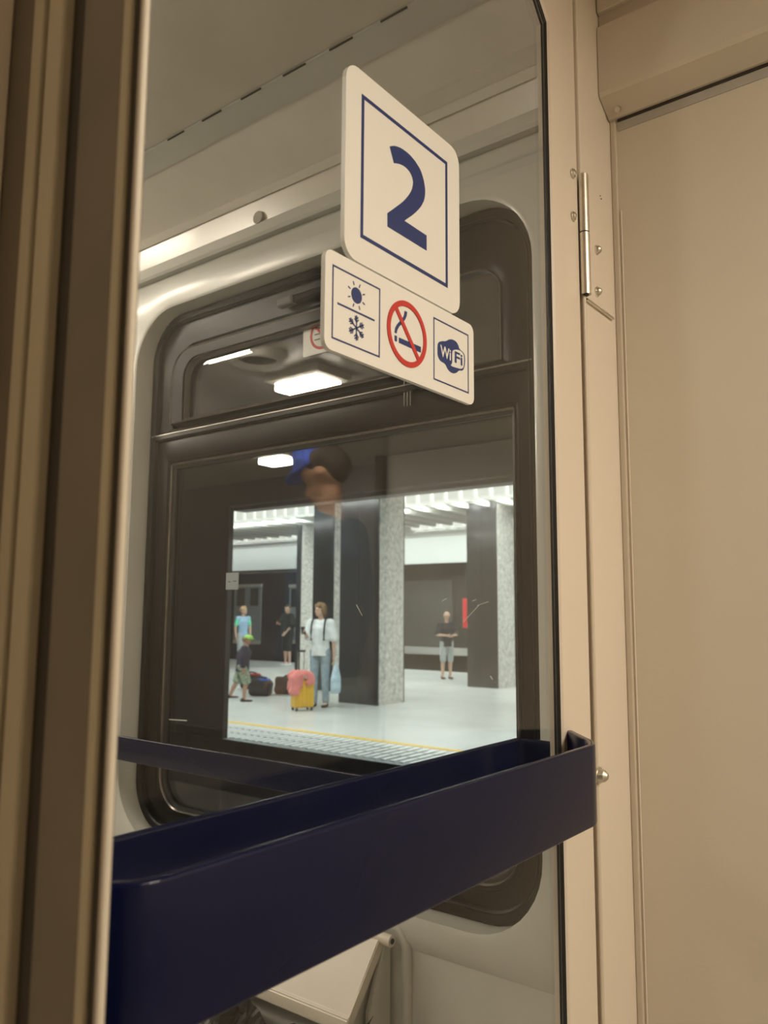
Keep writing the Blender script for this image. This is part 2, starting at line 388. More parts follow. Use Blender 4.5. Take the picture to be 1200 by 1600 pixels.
box('channel', (XJ+0.0025, XJ+0.0062), (yj(32), yj(22)), (0, 2.3), 'post', tj)
box('rib', (XJ-0.001, XJ+0.0062), (yj(22), yj(4)), (0, 2.3), 'postrib', tj, 0.0018)
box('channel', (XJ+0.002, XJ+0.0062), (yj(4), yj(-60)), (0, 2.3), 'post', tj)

# ================================================================== SALOON
# ---- outer wall: moulded panel with a deep rounded reveal round the window
fy1 = P(232, 800, x=XFR).y               # frame outer, far side
fy0 = P(828, 900, x=XI).y - 0.006        # frame outer, near side (hidden by the lip)
fz1 = P(740, 334, x=XFR).z
fz0 = P(740, 1438, x=XFR).z
ly1 = P(204, 700, x=XI).y; ly0 = P(833, 900, x=XI).y - 0.012
lz1 = P(740, 305, x=XI).z; lz0 = P(740, 1467, x=XI).z
wo = struct(empty('wall_outer', (XI, 1.2, 0)), 'pale grey moulded outer wall round the saloon window')
N = 10
RL, RF = 0.135, 0.112
ztrim = P(400, 374, x=XI).z
py0, py1 = P(868, 1500, x=XI).y, 2.6
pz0, pz1 = P(700, 1488, x=XI).z, ztrim-0.012
def lx(pts, x): return [(x, p[0], p[1]) for p in pts]
def rect_like(pts, y0, y1, z0, z1):
    """push a rounded-rectangle loop out onto a rectangle, keeping the point count"""
    n = len(pts)//4; out = []
    corners = [(y1, z1), (y0, z1), (y0, z0), (y1, z0)]
    for k in range(4):
        for i in range(n):
            p = pts[k*n+i]; c = corners[k]; t = i/(n-1)
            q = [(y1, p[1]), (p[0], z1)] if k == 0 else [(p[0], z1), (y0, p[1])] if k == 1 else [(y0, p[1]), (p[0], z0)] if k == 2 else [(p[0], z0), (y1, p[1])]
            if abs(t-0.5) < 1e-6: out.append(c)
            else: out.append(q[0] if t < 0.5 else q[1])
    return out
lip = rr(ly0, ly1, lz0, lz1, RL, N); fro = rr(fy0, fy1, fz0, fz1, RF, N)
lip2 = rr(ly0+0.006, ly1-0.006, lz0+0.006, lz1-0.006, RL-0.004, N)
rec = rect_like(lip, py0, py1, pz0, pz1)
rec2 = rect_like(lip, py0-0.008, py1+0.008, pz0-0.022, pz1+0.008)
loops_obj('window_surround', [lx(rec2, XI+0.012), lx(rec, XI), lx(lip, XI), lx(lip2, XI+0.003), lx(fro, XFR-0.004), lx(fro, XO-0.02), lx(rec2, XO-0.02)], 'wallgrey', wo)
box('wall_panel', (XI+0.006, XO-0.02), (YB, py0-0.006), (0, ztrim), 'wallgrey', wo)
box('wall_panel', (XI+0.006, XO-0.02), (py1, 6.1), (0, ztrim), 'wallgrey', wo)
box('dado_panel', (XI+0.010, XO-0.02), (py0-0.007, py1), (0, pz0-0.014), 'wallgrey', wo)
box('top_panel', (XI+0.010, XO-0.02), (py0-0.007, py1), (pz1+0.006, ztrim+0.02), 'wallgrey', wo)
box('vertical_bead', (XI-0.004, XI+0.012), (P(874, 900, x=XI).y-0.002, P(874, 900, x=XI).y+0.004), (0, ztrim), 'wallgrey', wo, 0.002)
box('outer_skin', (XO-0.02, XO), (-1.5, 6.1), (0, fz0-0.05), 'darkpanel', wo)
box('outer_skin', (XO-0.02, XO), (-1.5, 6.1), (fz1+0.05, 2.5), 'darkpanel', wo)
box('outer_skin', (XO-0.02, XO), (-1.5, fy0), (fz0-0.05, fz1+0.05), 'darkpanel', wo)
box('outer_skin', (XO-0.02, XO), (fy1, 6.1), (fz0-0.05, fz1+0.05), 'darkpanel', wo)

# ---- ceiling cove above the window
cv = struct(empty('ceiling_cove', (0.9, 2.0, 2.2)), 'cream cove and ceiling panels of the saloon with slotted seam')
def zc(v, x, u=400): return P(u, v, x=x).z
xa, xb, xc, xd = XI, 1.125, 1.005, 0.955
za0 = ztrim; za1 = zc(352, xa); zb_ = zc(312, xb); zc_ = zc(186, xc); zd_ = zc(141, xd)
Y0, Y1 = YB+0.001, 6.1
prism('trim_rail', [(XO-0.03, za0), (xa-0.006, za0), (xa-0.010, za0+0.006), (xa-0.010, za1-0.004), (xa-0.004, za1), (XO-0.03, za1)], 'y', Y0, Y1, 'wallgrey', cv)
prism('cove_strip', [(XO-0.03, za1), (xa-0.002, za1), (xb, zb_), (xb+0.012, zb_+0.012), (XO-0.03, zb_+0.012)], 'y', Y0, Y1, 'ceilgrey', cv)
prism('cove_bead', [(xb-0.004, zb_-0.003), (xb-0.014, zb_+0.010), (xb-0.004, zb_+0.018), (xb+0.01, zb_+0.01)], 'y', Y0, Y1, 'ceilgrey', cv)
prism('cove_panel', [(xb-0.004, zb_+0.010), (xc, zc_), (xc+0.012, zc_+0.03), (xb+0.06, zb_+0.06)], 'y', Y0, Y1, 'ceilgrey', cv)
prism('seam_strip', [(xc-0.001, zc_-0.004), (xd, zd_-0.002), (xd, zd_+0.03), (xc+0.01, zc_+0.03)], 'y', Y0, Y1, 'wallgrey', cv)
prism('ceiling_panel', [(xd-0.001, zd_+0.002), (0.2, zd_+0.022), (-0.5, zd_+0.022), (-1.75, zd_+0.0), (-1.75, zd_+0.06), (xd, zd_+0.06)], 'y', Y0, Y1, 'ceilgrey', cv)
for (a, b) in (((110, 378), (155, 358)), ((205, 328), (258, 300)), ((312, 270), (367, 240)), ((428, 205), (490, 172)), ((556, 133), (620, 98)), ((697, 55), (770, 15))):
    ya = P(200+a[0]/1.765, a[1]/1.765, x=xd).y; yb = P(200+b[0]/1.765, b[1]/1.765, x=xd).y
    box('vent_slot', (xd-0.0015, xd+0.001), (yb, ya), (zd_-0.0032, zd_-0.0005), 'postgroove', cv)
ov = P(404, 338, x=1.05)
oa = P(404, 340, x=1.131)
cyl('cover_cap', oa+Vector((0.004, 0, 0)), oa+Vector((-0.003, 0, 0)), 0.014, 'header_grey', cv, 20)
ZC = zd_

# ---- far and opposite saloon walls (seen in the window's reflections)
sw = struct(empty('wall_saloon', (-1.5, 3, 0)), 'grey beige partition of the saloon opposite the window')
box('partition', (-1.62, -1.5), (YB, 3.0), (0, ZC), 'wallgrey', sw)
box('partition_post', (-1.62, -1.46), (3.0, 3.06), (0, ZC), 'darkframe', sw)
box('recess_wall', (-1.75, -1.66), (3.0, 6.1), (0, ZC), 'recess', sw)
box('end_wall', (-1.75, XO), (6.1, 6.2), (0, ZC+0.05), 'recess', sw)
box('end_door_frame', (0.1, 0.9), (6.06, 6.1), (0, 2.0), 'darkframe', sw)

# ---- saloon ceiling lamps
def ceil_lamp(name, x, y, sx, sy, label, base=0.03):
    e = empty(name, (x, y, ZC+0.018)); tag(e, label, 'lamp')
    box('housing', (x-sx/2-0.03, x+sx/2+0.03), (y-sy/2-0.03, y+sy/2+0.03), (ZC-0.012, ZC+0.022), 'lampring', e, 0.006)
    for k in (-1, 1):
        box('diffuser', (x+k*sx*0.27-sx*0.2, x+k*sx*0.27+sx*0.2), (y-sy/2, y+sy/2), (ZC-0.050, ZC-0.010), 'lampwarm', e, 0.006)
    return e
ceil_lamp('ceiling_lamp', 0.02, 2.25, 0.15, 0.24, 'twin diffuser ceiling lamp over the saloon aisle')
ceil_lamp('ceiling_lamp', 0.53, 2.20, 0.05, 0.26, 'slim strip ceiling lamp beside the window cove')
ceil_lamp('ceiling_lamp', -0.30, 1.0, 0.10, 0.14, 'small unseen lamp added behind the glazed door to light the window wall')  # added lamp, kept out of reflections, lights window wall and bin lid
ceil_lamp('ceiling_lamp', 0.10, 3.6, 0.2, 1.0, 'long unseen lamp added down the aisle to brighten the saloon')  # added lamp, kept out of reflections, lifts the saloon brightness
ceil_lamp('ceiling_lamp', -1.10, 3.55, 0.14, 0.2, 'wide ceiling lamp over the dark recess')
rg = empty('ceiling_speaker', (0.33, 2.22, ZC+0.02)); tag(rg, 'round ceiling speaker ring between two lamps', 'speaker')
bm = bmesh.new()
nr = 32; prof = [(0.075, -0.002), (0.085, -0.016), (0.105, -0.016), (0.116, 0.0), (0.116, 0.02), (0.075, 0.02)]
rings = [[bm.verts.new((0.33+r*math.cos(2*PI*i/nr), 2.22+r*math.sin(2*PI*i/nr), ZC+z)) for r, z in prof] for i in range(nr)]
for i in range(nr):
    a, b = rings[i], rings[(i+1) % nr]
    for k in range(len(prof)): bm.faces.new((a[k], a[(k+1) % len(prof)], b[(k+1) % len(prof)], b[k]))
bm_obj('ring', bm, 'lampring', rg, True)
cyl('grille', (0.33, 2.22, ZC+0.001), (0.33, 2.22, ZC+0.02), 0.078, 'darkframe', rg, 32)
# vestibule lamp fixture
vl = empty('vestibule_lamp', (0.52, -0.85, CZ)); tag(vl, 'square ceiling lamp of the vestibule', 'lamp')
box('housing', (0.22, 0.82), (-1.05, -0.65), (CZ-0.05, CZ), 'lampring', vl, 0.01)
box('diffuser', (0.26, 0.78), (-1.01, -0.69), (CZ-0.056, CZ-0.045), 'lampvest', vl)

# ---- the window
w1 = struct(empty('window_1', (XFR, (fy0+fy1)/2, fz0)), 'dark framed saloon window with hinged top light and large lower pane')
zr1 = P(440, 643, x=XFR).z                # top arris of the transom
zr0 = P(440, 695, x=XFR).z                # upper edge of the lower pane
pyl = P(262, 800, x=XFR).y                # lower pane far edge
pyr = P(807, 900, x=XFR).y                # lower pane near edge
pzb = P(760, 1388, x=XFR).z
fo = rr(fy0, fy1, fz0, fz1, RF, N)
def ringin(d, r=None): return rr(fy0+d, fy1-d, fz0+d, fz1-d, max(0.02, (RF if r is None else r)-d), N)
loops_obj('outer_frame', [lx(ringin(-0.003), XFR+0.004), lx(ringin(0.004), XFR-0.006), lx(ringin(0.018), XFR-0.006), lx(ringin(0.022), XFR+0.004), lx(ringin(0.022), XO-0.015), lx(ringin(-0.003), XO-0.015)], 'darkframe', w1)
loops_obj('frame_ridge', [lx(ringin(0.0185), XFR-0.006), lx(ringin(0.0205), XFR-0.0085), lx(ringin(0.0235), XFR-0.006), lx(ringin(0.0235), XFR+0.002), lx(ringin(0.0185), XFR+0.002)], 'darkframe', w1)
# lower frame: rounded at the bottom, square at the transom
def ushape(y0, y1, z0, z1, r, rt=0.004):
    pts = []
    for cy, cz, rad, a0 in ((y1-rt, z1-rt, rt, 0), (y0+rt, z1-rt, rt, PI/2), (y0+r, z0+r, r, PI), (y1-r, z0+r, r, 3*PI/2)):
        for i in range(N+1):
            a = a0+PI/2*i/N; pts.append((cy+rad*math.cos(a), cz+rad*math.sin(a)))
    return pts
lo_o = ushape(fy0+0.02, fy1-0.02, fz0+0.02, zr1-0.002, RF-0.02)
lo_i = ushape(pyr, pyl, pzb, zr0, 0.075)
def off(d): return ushape(pyr-d, pyl+d, pzb-d, zr0+d, 0.075+d)
loops_obj('lower_frame', [lx(lo_o, XFR+0.006), lx(off(0.014), XFR+0.001), lx(lo_i, XFR+0.006), lx(lo_i, XG+0.012), lx(lo_o, XG+0.012)], 'darkframe', w1)
loops_obj('pane_bead', [lx(off(0.001), XFR+0.007), lx(off(-0.0015), XFR+0.003), lx(off(-0.004), XFR+0.006), lx(off(-0.004), XG-0.002), lx(off(0.001), XG-0.002)], 'ridge', w1)
loops_obj('pane_gasket', [lx(off(-0.003), XFR+0.009), lx(off(-0.011), XFR+0.013), lx(off(-0.011), XG), lx(off(-0.003), XG)], 'rubber', w1)
for k in range(3):
    d = 0.006+0.005*k
    loops_obj('corner_ridge', [lx(off(d), XFR+0.0045), lx(off(d+0.0012), XFR+0.0022), lx(off(d+0.0026), XFR+0.0045)], 'darkframe', w1)
prism('lower_pane', off(-0.003), 'x', XG, XG+0.006, 'glass_win', w1)
# transom
box('transom', (XFR-0.006, XG+0.012), (fy0+0.018, fy1-0.014), (zr1-0.012, zr1), 'darkframe', w1, 0.002)
box('transom_arris', (XFR-0.0078, XFR), (fy0+0.016, fy1-0.010), (zr1-0.002, zr1+0.0012), 'ridge', w1, 0.0008)
# upper part: hinged light on the far side, fixed light on the near side, mullion between
ym = P(637, 560, x=XFR).y
sy0, sy1, sz0, sz1 = ym+0.006, P(268, 620, x=XFR).y, P(440, 628, x=XFR).z, P(440, 498, x=XFR).z
gy0, gy1, gz0, gz1 = ym+0.014, P(287, 620, x=XFR).y, P(440, 622, x=XFR).z, P(440, 519, x=XFR).z
def tshape(y0, y1, z0, z1, r0, r1):
    """rectangle rounded only at the top: r1 far-top (larger y), r0 near-top"""
    pts = []
    for cy, cz, rad, a0 in ((y1-r1, z1-r1, r1, 0), (y0+r0, z1-r0, r0, PI/2), (y0+0.003, z0+0.003, 0.003, PI), (y1-0.003, z0+0.003, 0.003, 3*PI/2)):
        for i in range(N+1):
            a = a0+PI/2*i/N; pts.append((cy+rad*math.cos(a), cz+rad*math.sin(a)))
    return pts
us_o = tshape(ym-0.004, fy1-0.018, zr1-0.001, fz1-0.018, 0.006, RF-0.02)
us_m = tshape(sy0-0.004, sy1+0.004, sz0-0.006, sz1+0.012, 0.006, 0.075)
loops_obj('upper_frame', [lx(us_o, XFR+0.004), lx(us_m, XFR+0.010), lx(us_m, XG+0.012), lx(us_o, XG+0.012)], 'darkframe', w1)
sash_o = tshape(sy0, sy1, sz0, sz1, 0.006, 0.07); sash_i = tshape(gy0, gy1, gz0, gz1, 0.004, 0.045)
loops_obj('sash_frame', [lx(sash_o, XFR+0.004), lx(tshape(sy0+0.003, sy1-0.003, sz0+0.003, sz1-0.003, 0.006, 0.067), XFR-0.004), lx(tshape(gy0-0.003, gy1+0.003, gz0-0.002, gz1+0.003, 0.004, 0.048), XFR-0.002), lx(sash_i, XFR+0.006), lx(sash_i, XG+0.010), lx(sash_o, XG+0.010)], 'darkframe', w1)
loops_obj('sash_arris', [lx(tshape(sy0+0.002, sy1-0.002, sz0+0.002, sz1-0.002, 0.006, 0.068), XFR-0.004), lx(tshape(sy0+0.004, sy1-0.004, sz0+0.004, sz1-0.004, 0.006, 0.066), XFR-0.0065), lx(tshape(sy0+0.006, sy1-0.006, sz0+0.005, sz1-0.006, 0.006, 0.064), XFR-0.004)], 'ridge', w1)
loops_obj('sash_bead', [lx(tshape(gy0-0.001, gy1+0.001, gz0-0.001, gz1+0.001, 0.004, 0.046), XFR+0.002), lx(tshape(gy0+0.001, gy1-0.001, gz0+0.0018, gz1-0.001, 0.004, 0.044), XFR+0.0005), lx(tshape(gy0+0.003, gy1-0.003, gz0+0.003, gz1-0.003, 0.004, 0.042), XFR+0.006), lx(tshape(gy0+0.003, gy1-0.003, gz0+0.003, gz1-0.003, 0.004, 0.042), XG-0.001)], 'ridge', w1, close_ring=False)
prism('sash_pane', tshape(gy0-0.002, gy1+0.002, gz0-0.002, gz1+0.002, 0.004, 0.047), 'x', XG, XG+0.006, 'glass_win', w1)
# latch bar along the top of the sash
la, lb = P(437, 470, x=XFR-0.01), P(640, 400, x=XFR-0.01)
box('latch_bar', (XFR-0.014, XFR+0.004), (lb.y, la.y), (la.z-0.014, la.z+0.002), 'darkframe', w1, 0.003)
box('latch_catch', (XFR-0.020, XFR-0.002), (P(460, 465, x=XFR-0.01).y, la.y), (la.z-0.018, la.z+0.002), 'tunnelpanel', w1, 0.004)
# mullion with three bright ribs
box('mullion', (XFR-0.002, XG+0.012), (P(646, 560, x=XFR).y, ym+0.001), (zr1-0.012, fz1-0.02), 'darkframe', w1)
for uu in (632, 637, 641.5):
    yy = P(uu, 600, x=XFR-0.003).y
    box('mullion_rib', (XFR-0.004, XFR), (yy-0.0010, yy+0.0010), (zr1-0.04, fz1-0.02), 'ridge', w1, 0.0005)
# fixed near light
ny0, ny1, nz0, nz1 = P(779, 500, x=XFR+0.002).y, P(650, 500, x=XFR).y, P(740, 569, x=XFR).z, P(740, 420, x=XFR).z
us2_o = tshape(fy0+0.018, ym-0.008, zr1-0.001, fz1-0.018, RF-0.02, 0.006)
us2_i = tshape(ny0, ny1, nz0, nz1, 0.05, 0.006)
loops_obj('fixed_light_frame', [lx(us2_o, XFR+0.004), lx(tshape(ny0-0.02, ny1+0.004, nz0-0.01, nz1+0.02, 0.07, 0.006), XFR+0.002), lx(us2_i, XFR+0.010), lx(us2_i, XG+0.012), lx(us2_o, XG+0.012)], 'darkframe', w1)
loops_obj('fixed_light_bead', [lx(tshape(ny0-0.002, ny1+0.001, nz0-0.001, nz1+0.002, 0.05, 0.006), XFR+0.007), lx(tshape(ny0, ny1, nz0, nz1, 0.05, 0.006), XFR+0.0045), lx(tshape(ny0+0.0015, ny1-0.0015, nz0+0.0015, nz1-0.0015, 0.049, 0.006), XFR+0.010)], 'ridge', w1, close_ring=False)
prism('fixed_pane', tshape(ny0-0.002, ny1+0.001, nz0-0.002, nz1+0.002, 0.05, 0.006), 'x', XG, XG+0.006, 'glass_win', w1)

for a, b, t in (((724, 972), (748, 946), 0.0012), ((746, 946), (763, 940), 0.0009), ((738, 939), (744, 937), 0.0012), ((557, 945), (566, 962), 0.001), ((766, 1056), (770, 1062), 0.002), ((691, 939), (698, 935), 0.0012), ((262, 1124), (292, 1126), 0.0015)):
    p, q = P(a[0], a[1], x=XG), P(b[0], b[1], x=XG)
    prism('scratch', line_pts((p.y, p.z), (q.y, q.z), t), 'x', XG-0.0004, XG+0.0002, 'stud', w1)
# ---- handrail across the window
hr = empty('window_handrail', (1.10, 1.4, 1.0)); tag(hr, 'navy blue flat handrail running across the lower window', 'handrail')
zht, zhb = P(350, 1176, x=1.10).z, P(350, 1219, x=1.10).z
o = push_bar('rail', smooth_path([(XI+0.002, 0.60), (1.10, 0.66), (1.10, 1.86), (XI+0.002, 1.92)], 0.02), zhb, zht, 0.007, hr, 'navy rail'); del o['label']

# ---- litter bin under the window
bn = empty('litter_bin', (XI, 0.95, 0.4)); tag(bn, 'cream litter bin with a sloping lid fixed under the window', 'litter bin')
XBH = XI+0.004
h0 = P(607, 1478, x=XBH-0.03)
by0 = P(592, 1482, x=XBH-0.03).y; by1 = by0+0.33
ft = P(543, 1600, y=by0)                       # near front corner of the lid
xfb = ft.x; zfb = ft.z+0.004; zhb2 = h0.z
lidp = [(XBH-0.012, zhb2-0.006), (XBH-0.03, zhb2+0.004), (xfb+0.004, zfb+0.004), (xfb, zfb), (xfb, zfb-0.022), (xfb+0.006, zfb-0.022), (XBH-0.03, zhb2-0.022)]
o = prism('lid', lidp, 'y', by0, by1, 'binlid', bn, 0.002)
cyl('lid_hinge', (XBH-0.018, by0-0.018, zhb2+0.003), (XBH-0.018, by1, zhb2+0.003), 0.0095, 'binlid', bn, 16)
cyl('hinge_pin', (XBH-0.018, by0-0.0195, zhb2+0.003), (XBH-0.018, by0-0.01, zhb2+0.003), 0.0045, 'rubber', bn, 12)
bodyp = [(XBH-0.008, zhb2-0.016), (XBH-0.03, zhb2-0.024), (xfb+0.016, zfb-0.022), (xfb+0.016, 0.42), (XBH-0.008, 0.42)]
prism('body', bodyp, 'y', by0+0.012, by1-0.012, 'wallgrey', bn, 0.003)
prism('side_plate', [(XBH-0.002, zhb2+0.002), (XBH-0.02, zhb2-0.008), (xfb+0.05, zfb-0.006), (xfb+0.05, 0.44), (XBH-0.002, 0.44)], 'y', by0-0.004, by0+0.006, 'wallgrey', bn, 0.002)
# surround moulding of the bin recess
pth = [(XI+0.006, by0-0.034, 0.3), (XI+0.006, by0-0.034, zhb2-0.01), (XI+0.006, by0-0.030, zhb2+0.008), (XI+0.006, by0-0.020, zhb2+0.019), (XI+0.006, by0+0.0, zhb2+0.023), (XI+0.006, by1, zhb2+0.023)]
tube('surround', pth, 0.0095, 'wallgrey', bn, 10)
# liner folded over the rim
def crumple(name, loc_pts, m):
    pass
bm = bmesh.new()
nu, nv = 46, 16
grid = []
yA, yB_ = by0-0.012, by1+0.0
for i in range(nu+1):
    row = []
    t = i/nu
    # path round the bin: near side then front
    if t < 0.22:
        s = t/0.22; px, pyy, nx, ny = XBH-0.075-(XBH-0.075-(xfb+0.006))*s, by0+0.002, 0, -1
    else:
        s = (t-0.22)/0.78; px, pyy, nx, ny = xfb+0.010, by0+0.002+(by1-by0)*s, -1, 0
    for j in range(nv+1):
        q = j/nv
        z = (zfb-0.026) - q*0.16 + (0.028*(1-min(1, t/0.22)) if t < 0.22 else 0)*(1-q)
        d = 0.016*math.sin(PI*min(1, q*1.6+0.15)) + 0.034*(noise.noise(Vector((px*16, pyy*16, z*22)))) + 0.012*noise.noise(Vector((px*50, pyy*50, z*60)))
        d = max(0.006, d+0.016)
        row.append(bm.verts.new((px+nx*d, pyy+ny*d*0.8, z+0.012*noise.noise(Vector((px*30, pyy*30+7, z*20))))))
    grid.append(row)
for i in range(nu):
    for j in range(nv):
        a, b, c, d_ = grid[i][j], grid[i+1][j], grid[i+1][j+1], grid[i][j+1]
        bm.faces.new((a, b, c)); bm.faces.new((a, c, d_))
lin = bm_obj('bin_liner', bm, 'bag'); tag(lin, 'crumpled shiny black liner bag folded over the litter bin', 'bag')
md = lin.modifiers.new('thick', 'SOLIDIFY'); md.thickness = 0.001

# ================================================================== SIGNS ON THE DOOR GLASS
YS = YG0-0.0045                     # sign front face
def sg(u, v, y=None):
    p = P(u, v, y=YS if y is None else y); return (p.x, p.z)
def rounded(x0, x1, z0, z1, r, n=6): return rr(x0, x1, z0, z1, r, n)
def decal(name, pts, m, parent, layer=1):
    return prism(name, pts, 'y', YS-0.0003*layer, YS+0.0004, m, parent)
def frame_decal(name, x0, x1, z0, z1, t, m, parent, layer=1):
    a = [(x0, z0), (x1, z0), (x1, z1), (x0, z1)]; b = [(x0+t, z0+t), (x1-t, z0+t), (x1-t, z1-t), (x0+t, z1-t)]
    return loops_obj(name, [[(p[0], YS-0.0003*layer, p[1]) for p in a], [(p[0], YS-0.0003*layer, p[1]) for p in b], [(p[0], YS+0.0004, p[1]) for p in b], [(p[0], YS+0.0004, p[1]) for p in a]], m, parent, False)
def mean(*a): return sum(a)/len(a)
# class sign
x0 = mean(sg(539.5, 250)[0], sg(538.5, 330)[0]); x1 = mean(sg(717.5, 300)[0], sg(718, 420)[0])
zt_ = mean(sg(625, 161.5)[1], sg(704.6, 226.7)[1]); zb_s = mean(sg(552.5, 404)[1], sg(697, 485)[1])
s1 = empty('class_sign', ((x0+x1)/2, YS, zb_s)); tag(s1, 'white square sign with a large navy numeral 2 on the door glass', 'sign')
prism('plate', rounded(x0, x1, zt_, zb_s, 0.016) if zt_ < zb_s else rounded(x0, x1, zb_s, zt_, 0.016), 'y', YS, YG0, 'sign', s1)
bx0 = mean(sg(565, 150)[0], sg(563, 368)[0]); bx1 = mean(sg(699, 256)[0], sg(699, 449)[0])
bzt = mean(sg(566, 146)[1], sg(698.5, 254.5)[1]); bzb = mean(sg(563.3, 371)[1], sg(698.5, 449.5)[1])
frame_decal('border', bx0, bx1, bzb, bzt, 0.0036, 'ink', s1)
two = [(300,178),(322,174),(345,172),(372,179),(400,190),(430,208),(460,230),(492,258),(520,290),(547,323),(570,360),(590,394),(605,430),(618,470),(628,510),(636,555),(640,600),(640,637),(636,670),(628,701),(615,730),(600,756),(580,780),(557,805),(530,830),(505,849),(480,865),(442,893),(655,1035),(655,1180),(278,948),(278,818),(340,775),(400,730),(427,708),(450,685),(472,660),(490,635),(505,610),(515,585),(522,558),(525,530),(523,505),(518,480),(510,457),(500,435),(487,414),(470,395),(452,377),(430,362),(410,352),(390,345),(365,340),(340,338)]
decal('numeral', [sg(560+a/6.156, 200+b/6.156) for a, b in two], 'ink', s1)

# pictogram sign
def q4(X, Y): return sg(500+X/4.615, 380+Y/4.615)
px0 = mean(q4(36, 200)[0], q4(33, 600)[0]); px1 = mean(q4(1107, 700)[0], q4(1110, 1050)[0])
pzt = mean(q4(150, 92)[1], q4(1000, 533)[1]); pzb_ = mean(q4(150, 797)[1], q4(1000, 1130)[1])
s2 = empty('pictogram_sign', ((px0+px1)/2, YS, pzb_)); tag(s2, 'white oblong pictogram sign with no smoking ring below the numeral sign', 'sign')
prism('plate', rounded(px0, px1, pzb_, pzt, 0.0085), 'y', YS, YG0, 'sign', s2)
# box with sun and snowflake
b0 = mean(q4(90, 155)[0], q4(82, 682)[0]); b1 = mean(q4(434, 330)[0], q4(429, 818)[0])
c1 = mean(q4(90, 152)[1], q4(434, 328)[1]); c0 = mean(q4(82, 686)[1], q4(429, 824)[1])
frame_decal('climate_border', b0, b1, c0, c1, 0.0014, 'ink', s2)
decal('divider', line_pts(q4(125, 432), q4(392, 558), 0.0016), 'ink', s2)
sc_ = Vector(q4(263, 378)); sr = abs(q4(263, 322)[1]-q4(263, 437)[1])/2
decal('sun_disc', [(sc_.x+sr*math.cos(2*PI*i/28), sc_.y+sr*math.sin(2*PI*i/28)) for i in range(28)], 'ink', s2)
for i in range(8):
    a = PI/8+PI*i/4; d = Vector((math.cos(a), math.sin(a)))
    decal('sun_ray', line_pts(sc_+d*sr*1.25, sc_+d*sr*1.72, 0.0011), 'ink', s2)
fc = Vector(q4(262, 612)); fr = abs(q4(262, 520)[1]-q4(262, 704)[1])/2
bm = bmesh.new()
def add_flat(bm, pts, y):
    A = [bm.verts.new((p[0], y, p[1])) for p in pts]; bm.faces.new(A)
    B = [bm.verts.new((p[0], YS+0.0004, p[1])) for p in pts]
    for i in range(len(pts)): bm.faces.new((A[i], A[(i+1) % len(pts)], B[(i+1) % len(pts)], B[i]))
for i in range(6):
    a = PI/6+PI*i/3; d = Vector((math.cos(a), math.sin(a)))
    add_flat(bm, line_pts(fc, fc+d*fr, 0.0013), YS-0.0003)
    for k, ln in ((0.45, 0.36), (0.68, 0.30)):
        for s in (-1, 1):
            e = Vector((math.cos(a+s*PI/4.2), math.sin(a+s*PI/4.2)))
            add_flat(bm, line_pts(fc+d*fr*k, fc+d*fr*k+e*fr*ln, 0.0011), YS-0.0003)
bm_obj('snowflake', bm, 'ink', s2)
# no smoking ring
rc = Vector(q4(628, 657)); ro = abs(q4(628, 425)[1]-q4(628, 893)[1])/2; ri = ro*0.835
yr = YS-0.0008
n_ = 48
circ = lambda r, y: [(rc.x+r*math.cos(2*PI*i/n_), y, rc.y+r*math.sin(2*PI*i/n_)) for i in range(n_)]
loops_obj('ring', [circ(ro, yr), circ(ri, yr), circ(ri, YS+0.0004), circ(ro, YS+0.0004)], 'red', s2, False)
sl = prism('slash', line_pts(q4(545, 462), q4(714, 855), 0.0048), 'y', YS-0.0007, YS+0.0004, 'red', s2)
decal('cigarette', [q4(a, b) for a, b in ((568, 680), (726, 748), (726, 790), (568, 718))], 'ink', s2)
decal('cigarette_tip', [q4(a, b) for a, b in ((537, 663), (554, 670), (554, 711), (537, 704))], 'ink', s2)
decal('smoke', [q4(a, b) for a, b in ((610, 488), (627, 496), (624, 525), (612, 552), (592, 580), (570, 602), (556, 628), (551, 652), (537, 645), (540, 615), (552, 588), (572, 565), (592, 545), (604, 522))], 'ink', s2)
# wifi box
b0 = mean(q4(819, 540)[0], q4(817, 978)[0]); b1 = mean(q4(1071, 660)[0], q4(1069, 1083)[0])
c1 = mean(q4(819, 537)[1], q4(1071, 658)[1]); c0 = mean(q4(817, 980)[1], q4(1069, 1085)[1])
frame_decal('wifi_border', b0, b1, c0, c1, 0.0014, 'ink', s2)
def smoothpoly(pts, it=2):
    for _ in range(it):
        out = []
        for i, p in enumerate(pts):
            q = pts[(i+1) % len(pts)]
            out += [(p[0]*0.75+q[0]*0.25, p[1]*0.75+q[1]*0.25), (p[0]*0.25+q[0]*0.75, p[1]*0.25+q[1]*0.75)]
        pts = out
    return pts
blob_ = [(846,770),(848,715),(880,705),(905,708),(935,690),(975,702),(997,735),(1003,765),(1035,788),(1046,830),(1042,890),(1028,922),(1000,916),(985,936),(955,940),(922,915),(902,868),(868,852),(848,815)]
decal('wifi_cloud', [q4(a, b) for a, b in smoothpoly(blob_)], 'ink', s2)
whb = [(955,768),(1002,770),(1030,796),(1036,830),(1033,895),(1018,908),(985,900),(936,884),(952,866),(949,800)]
decal('wifi_patch', [q4(a, b) for a, b in smoothpoly(whb)], 'sign', s2, 2)
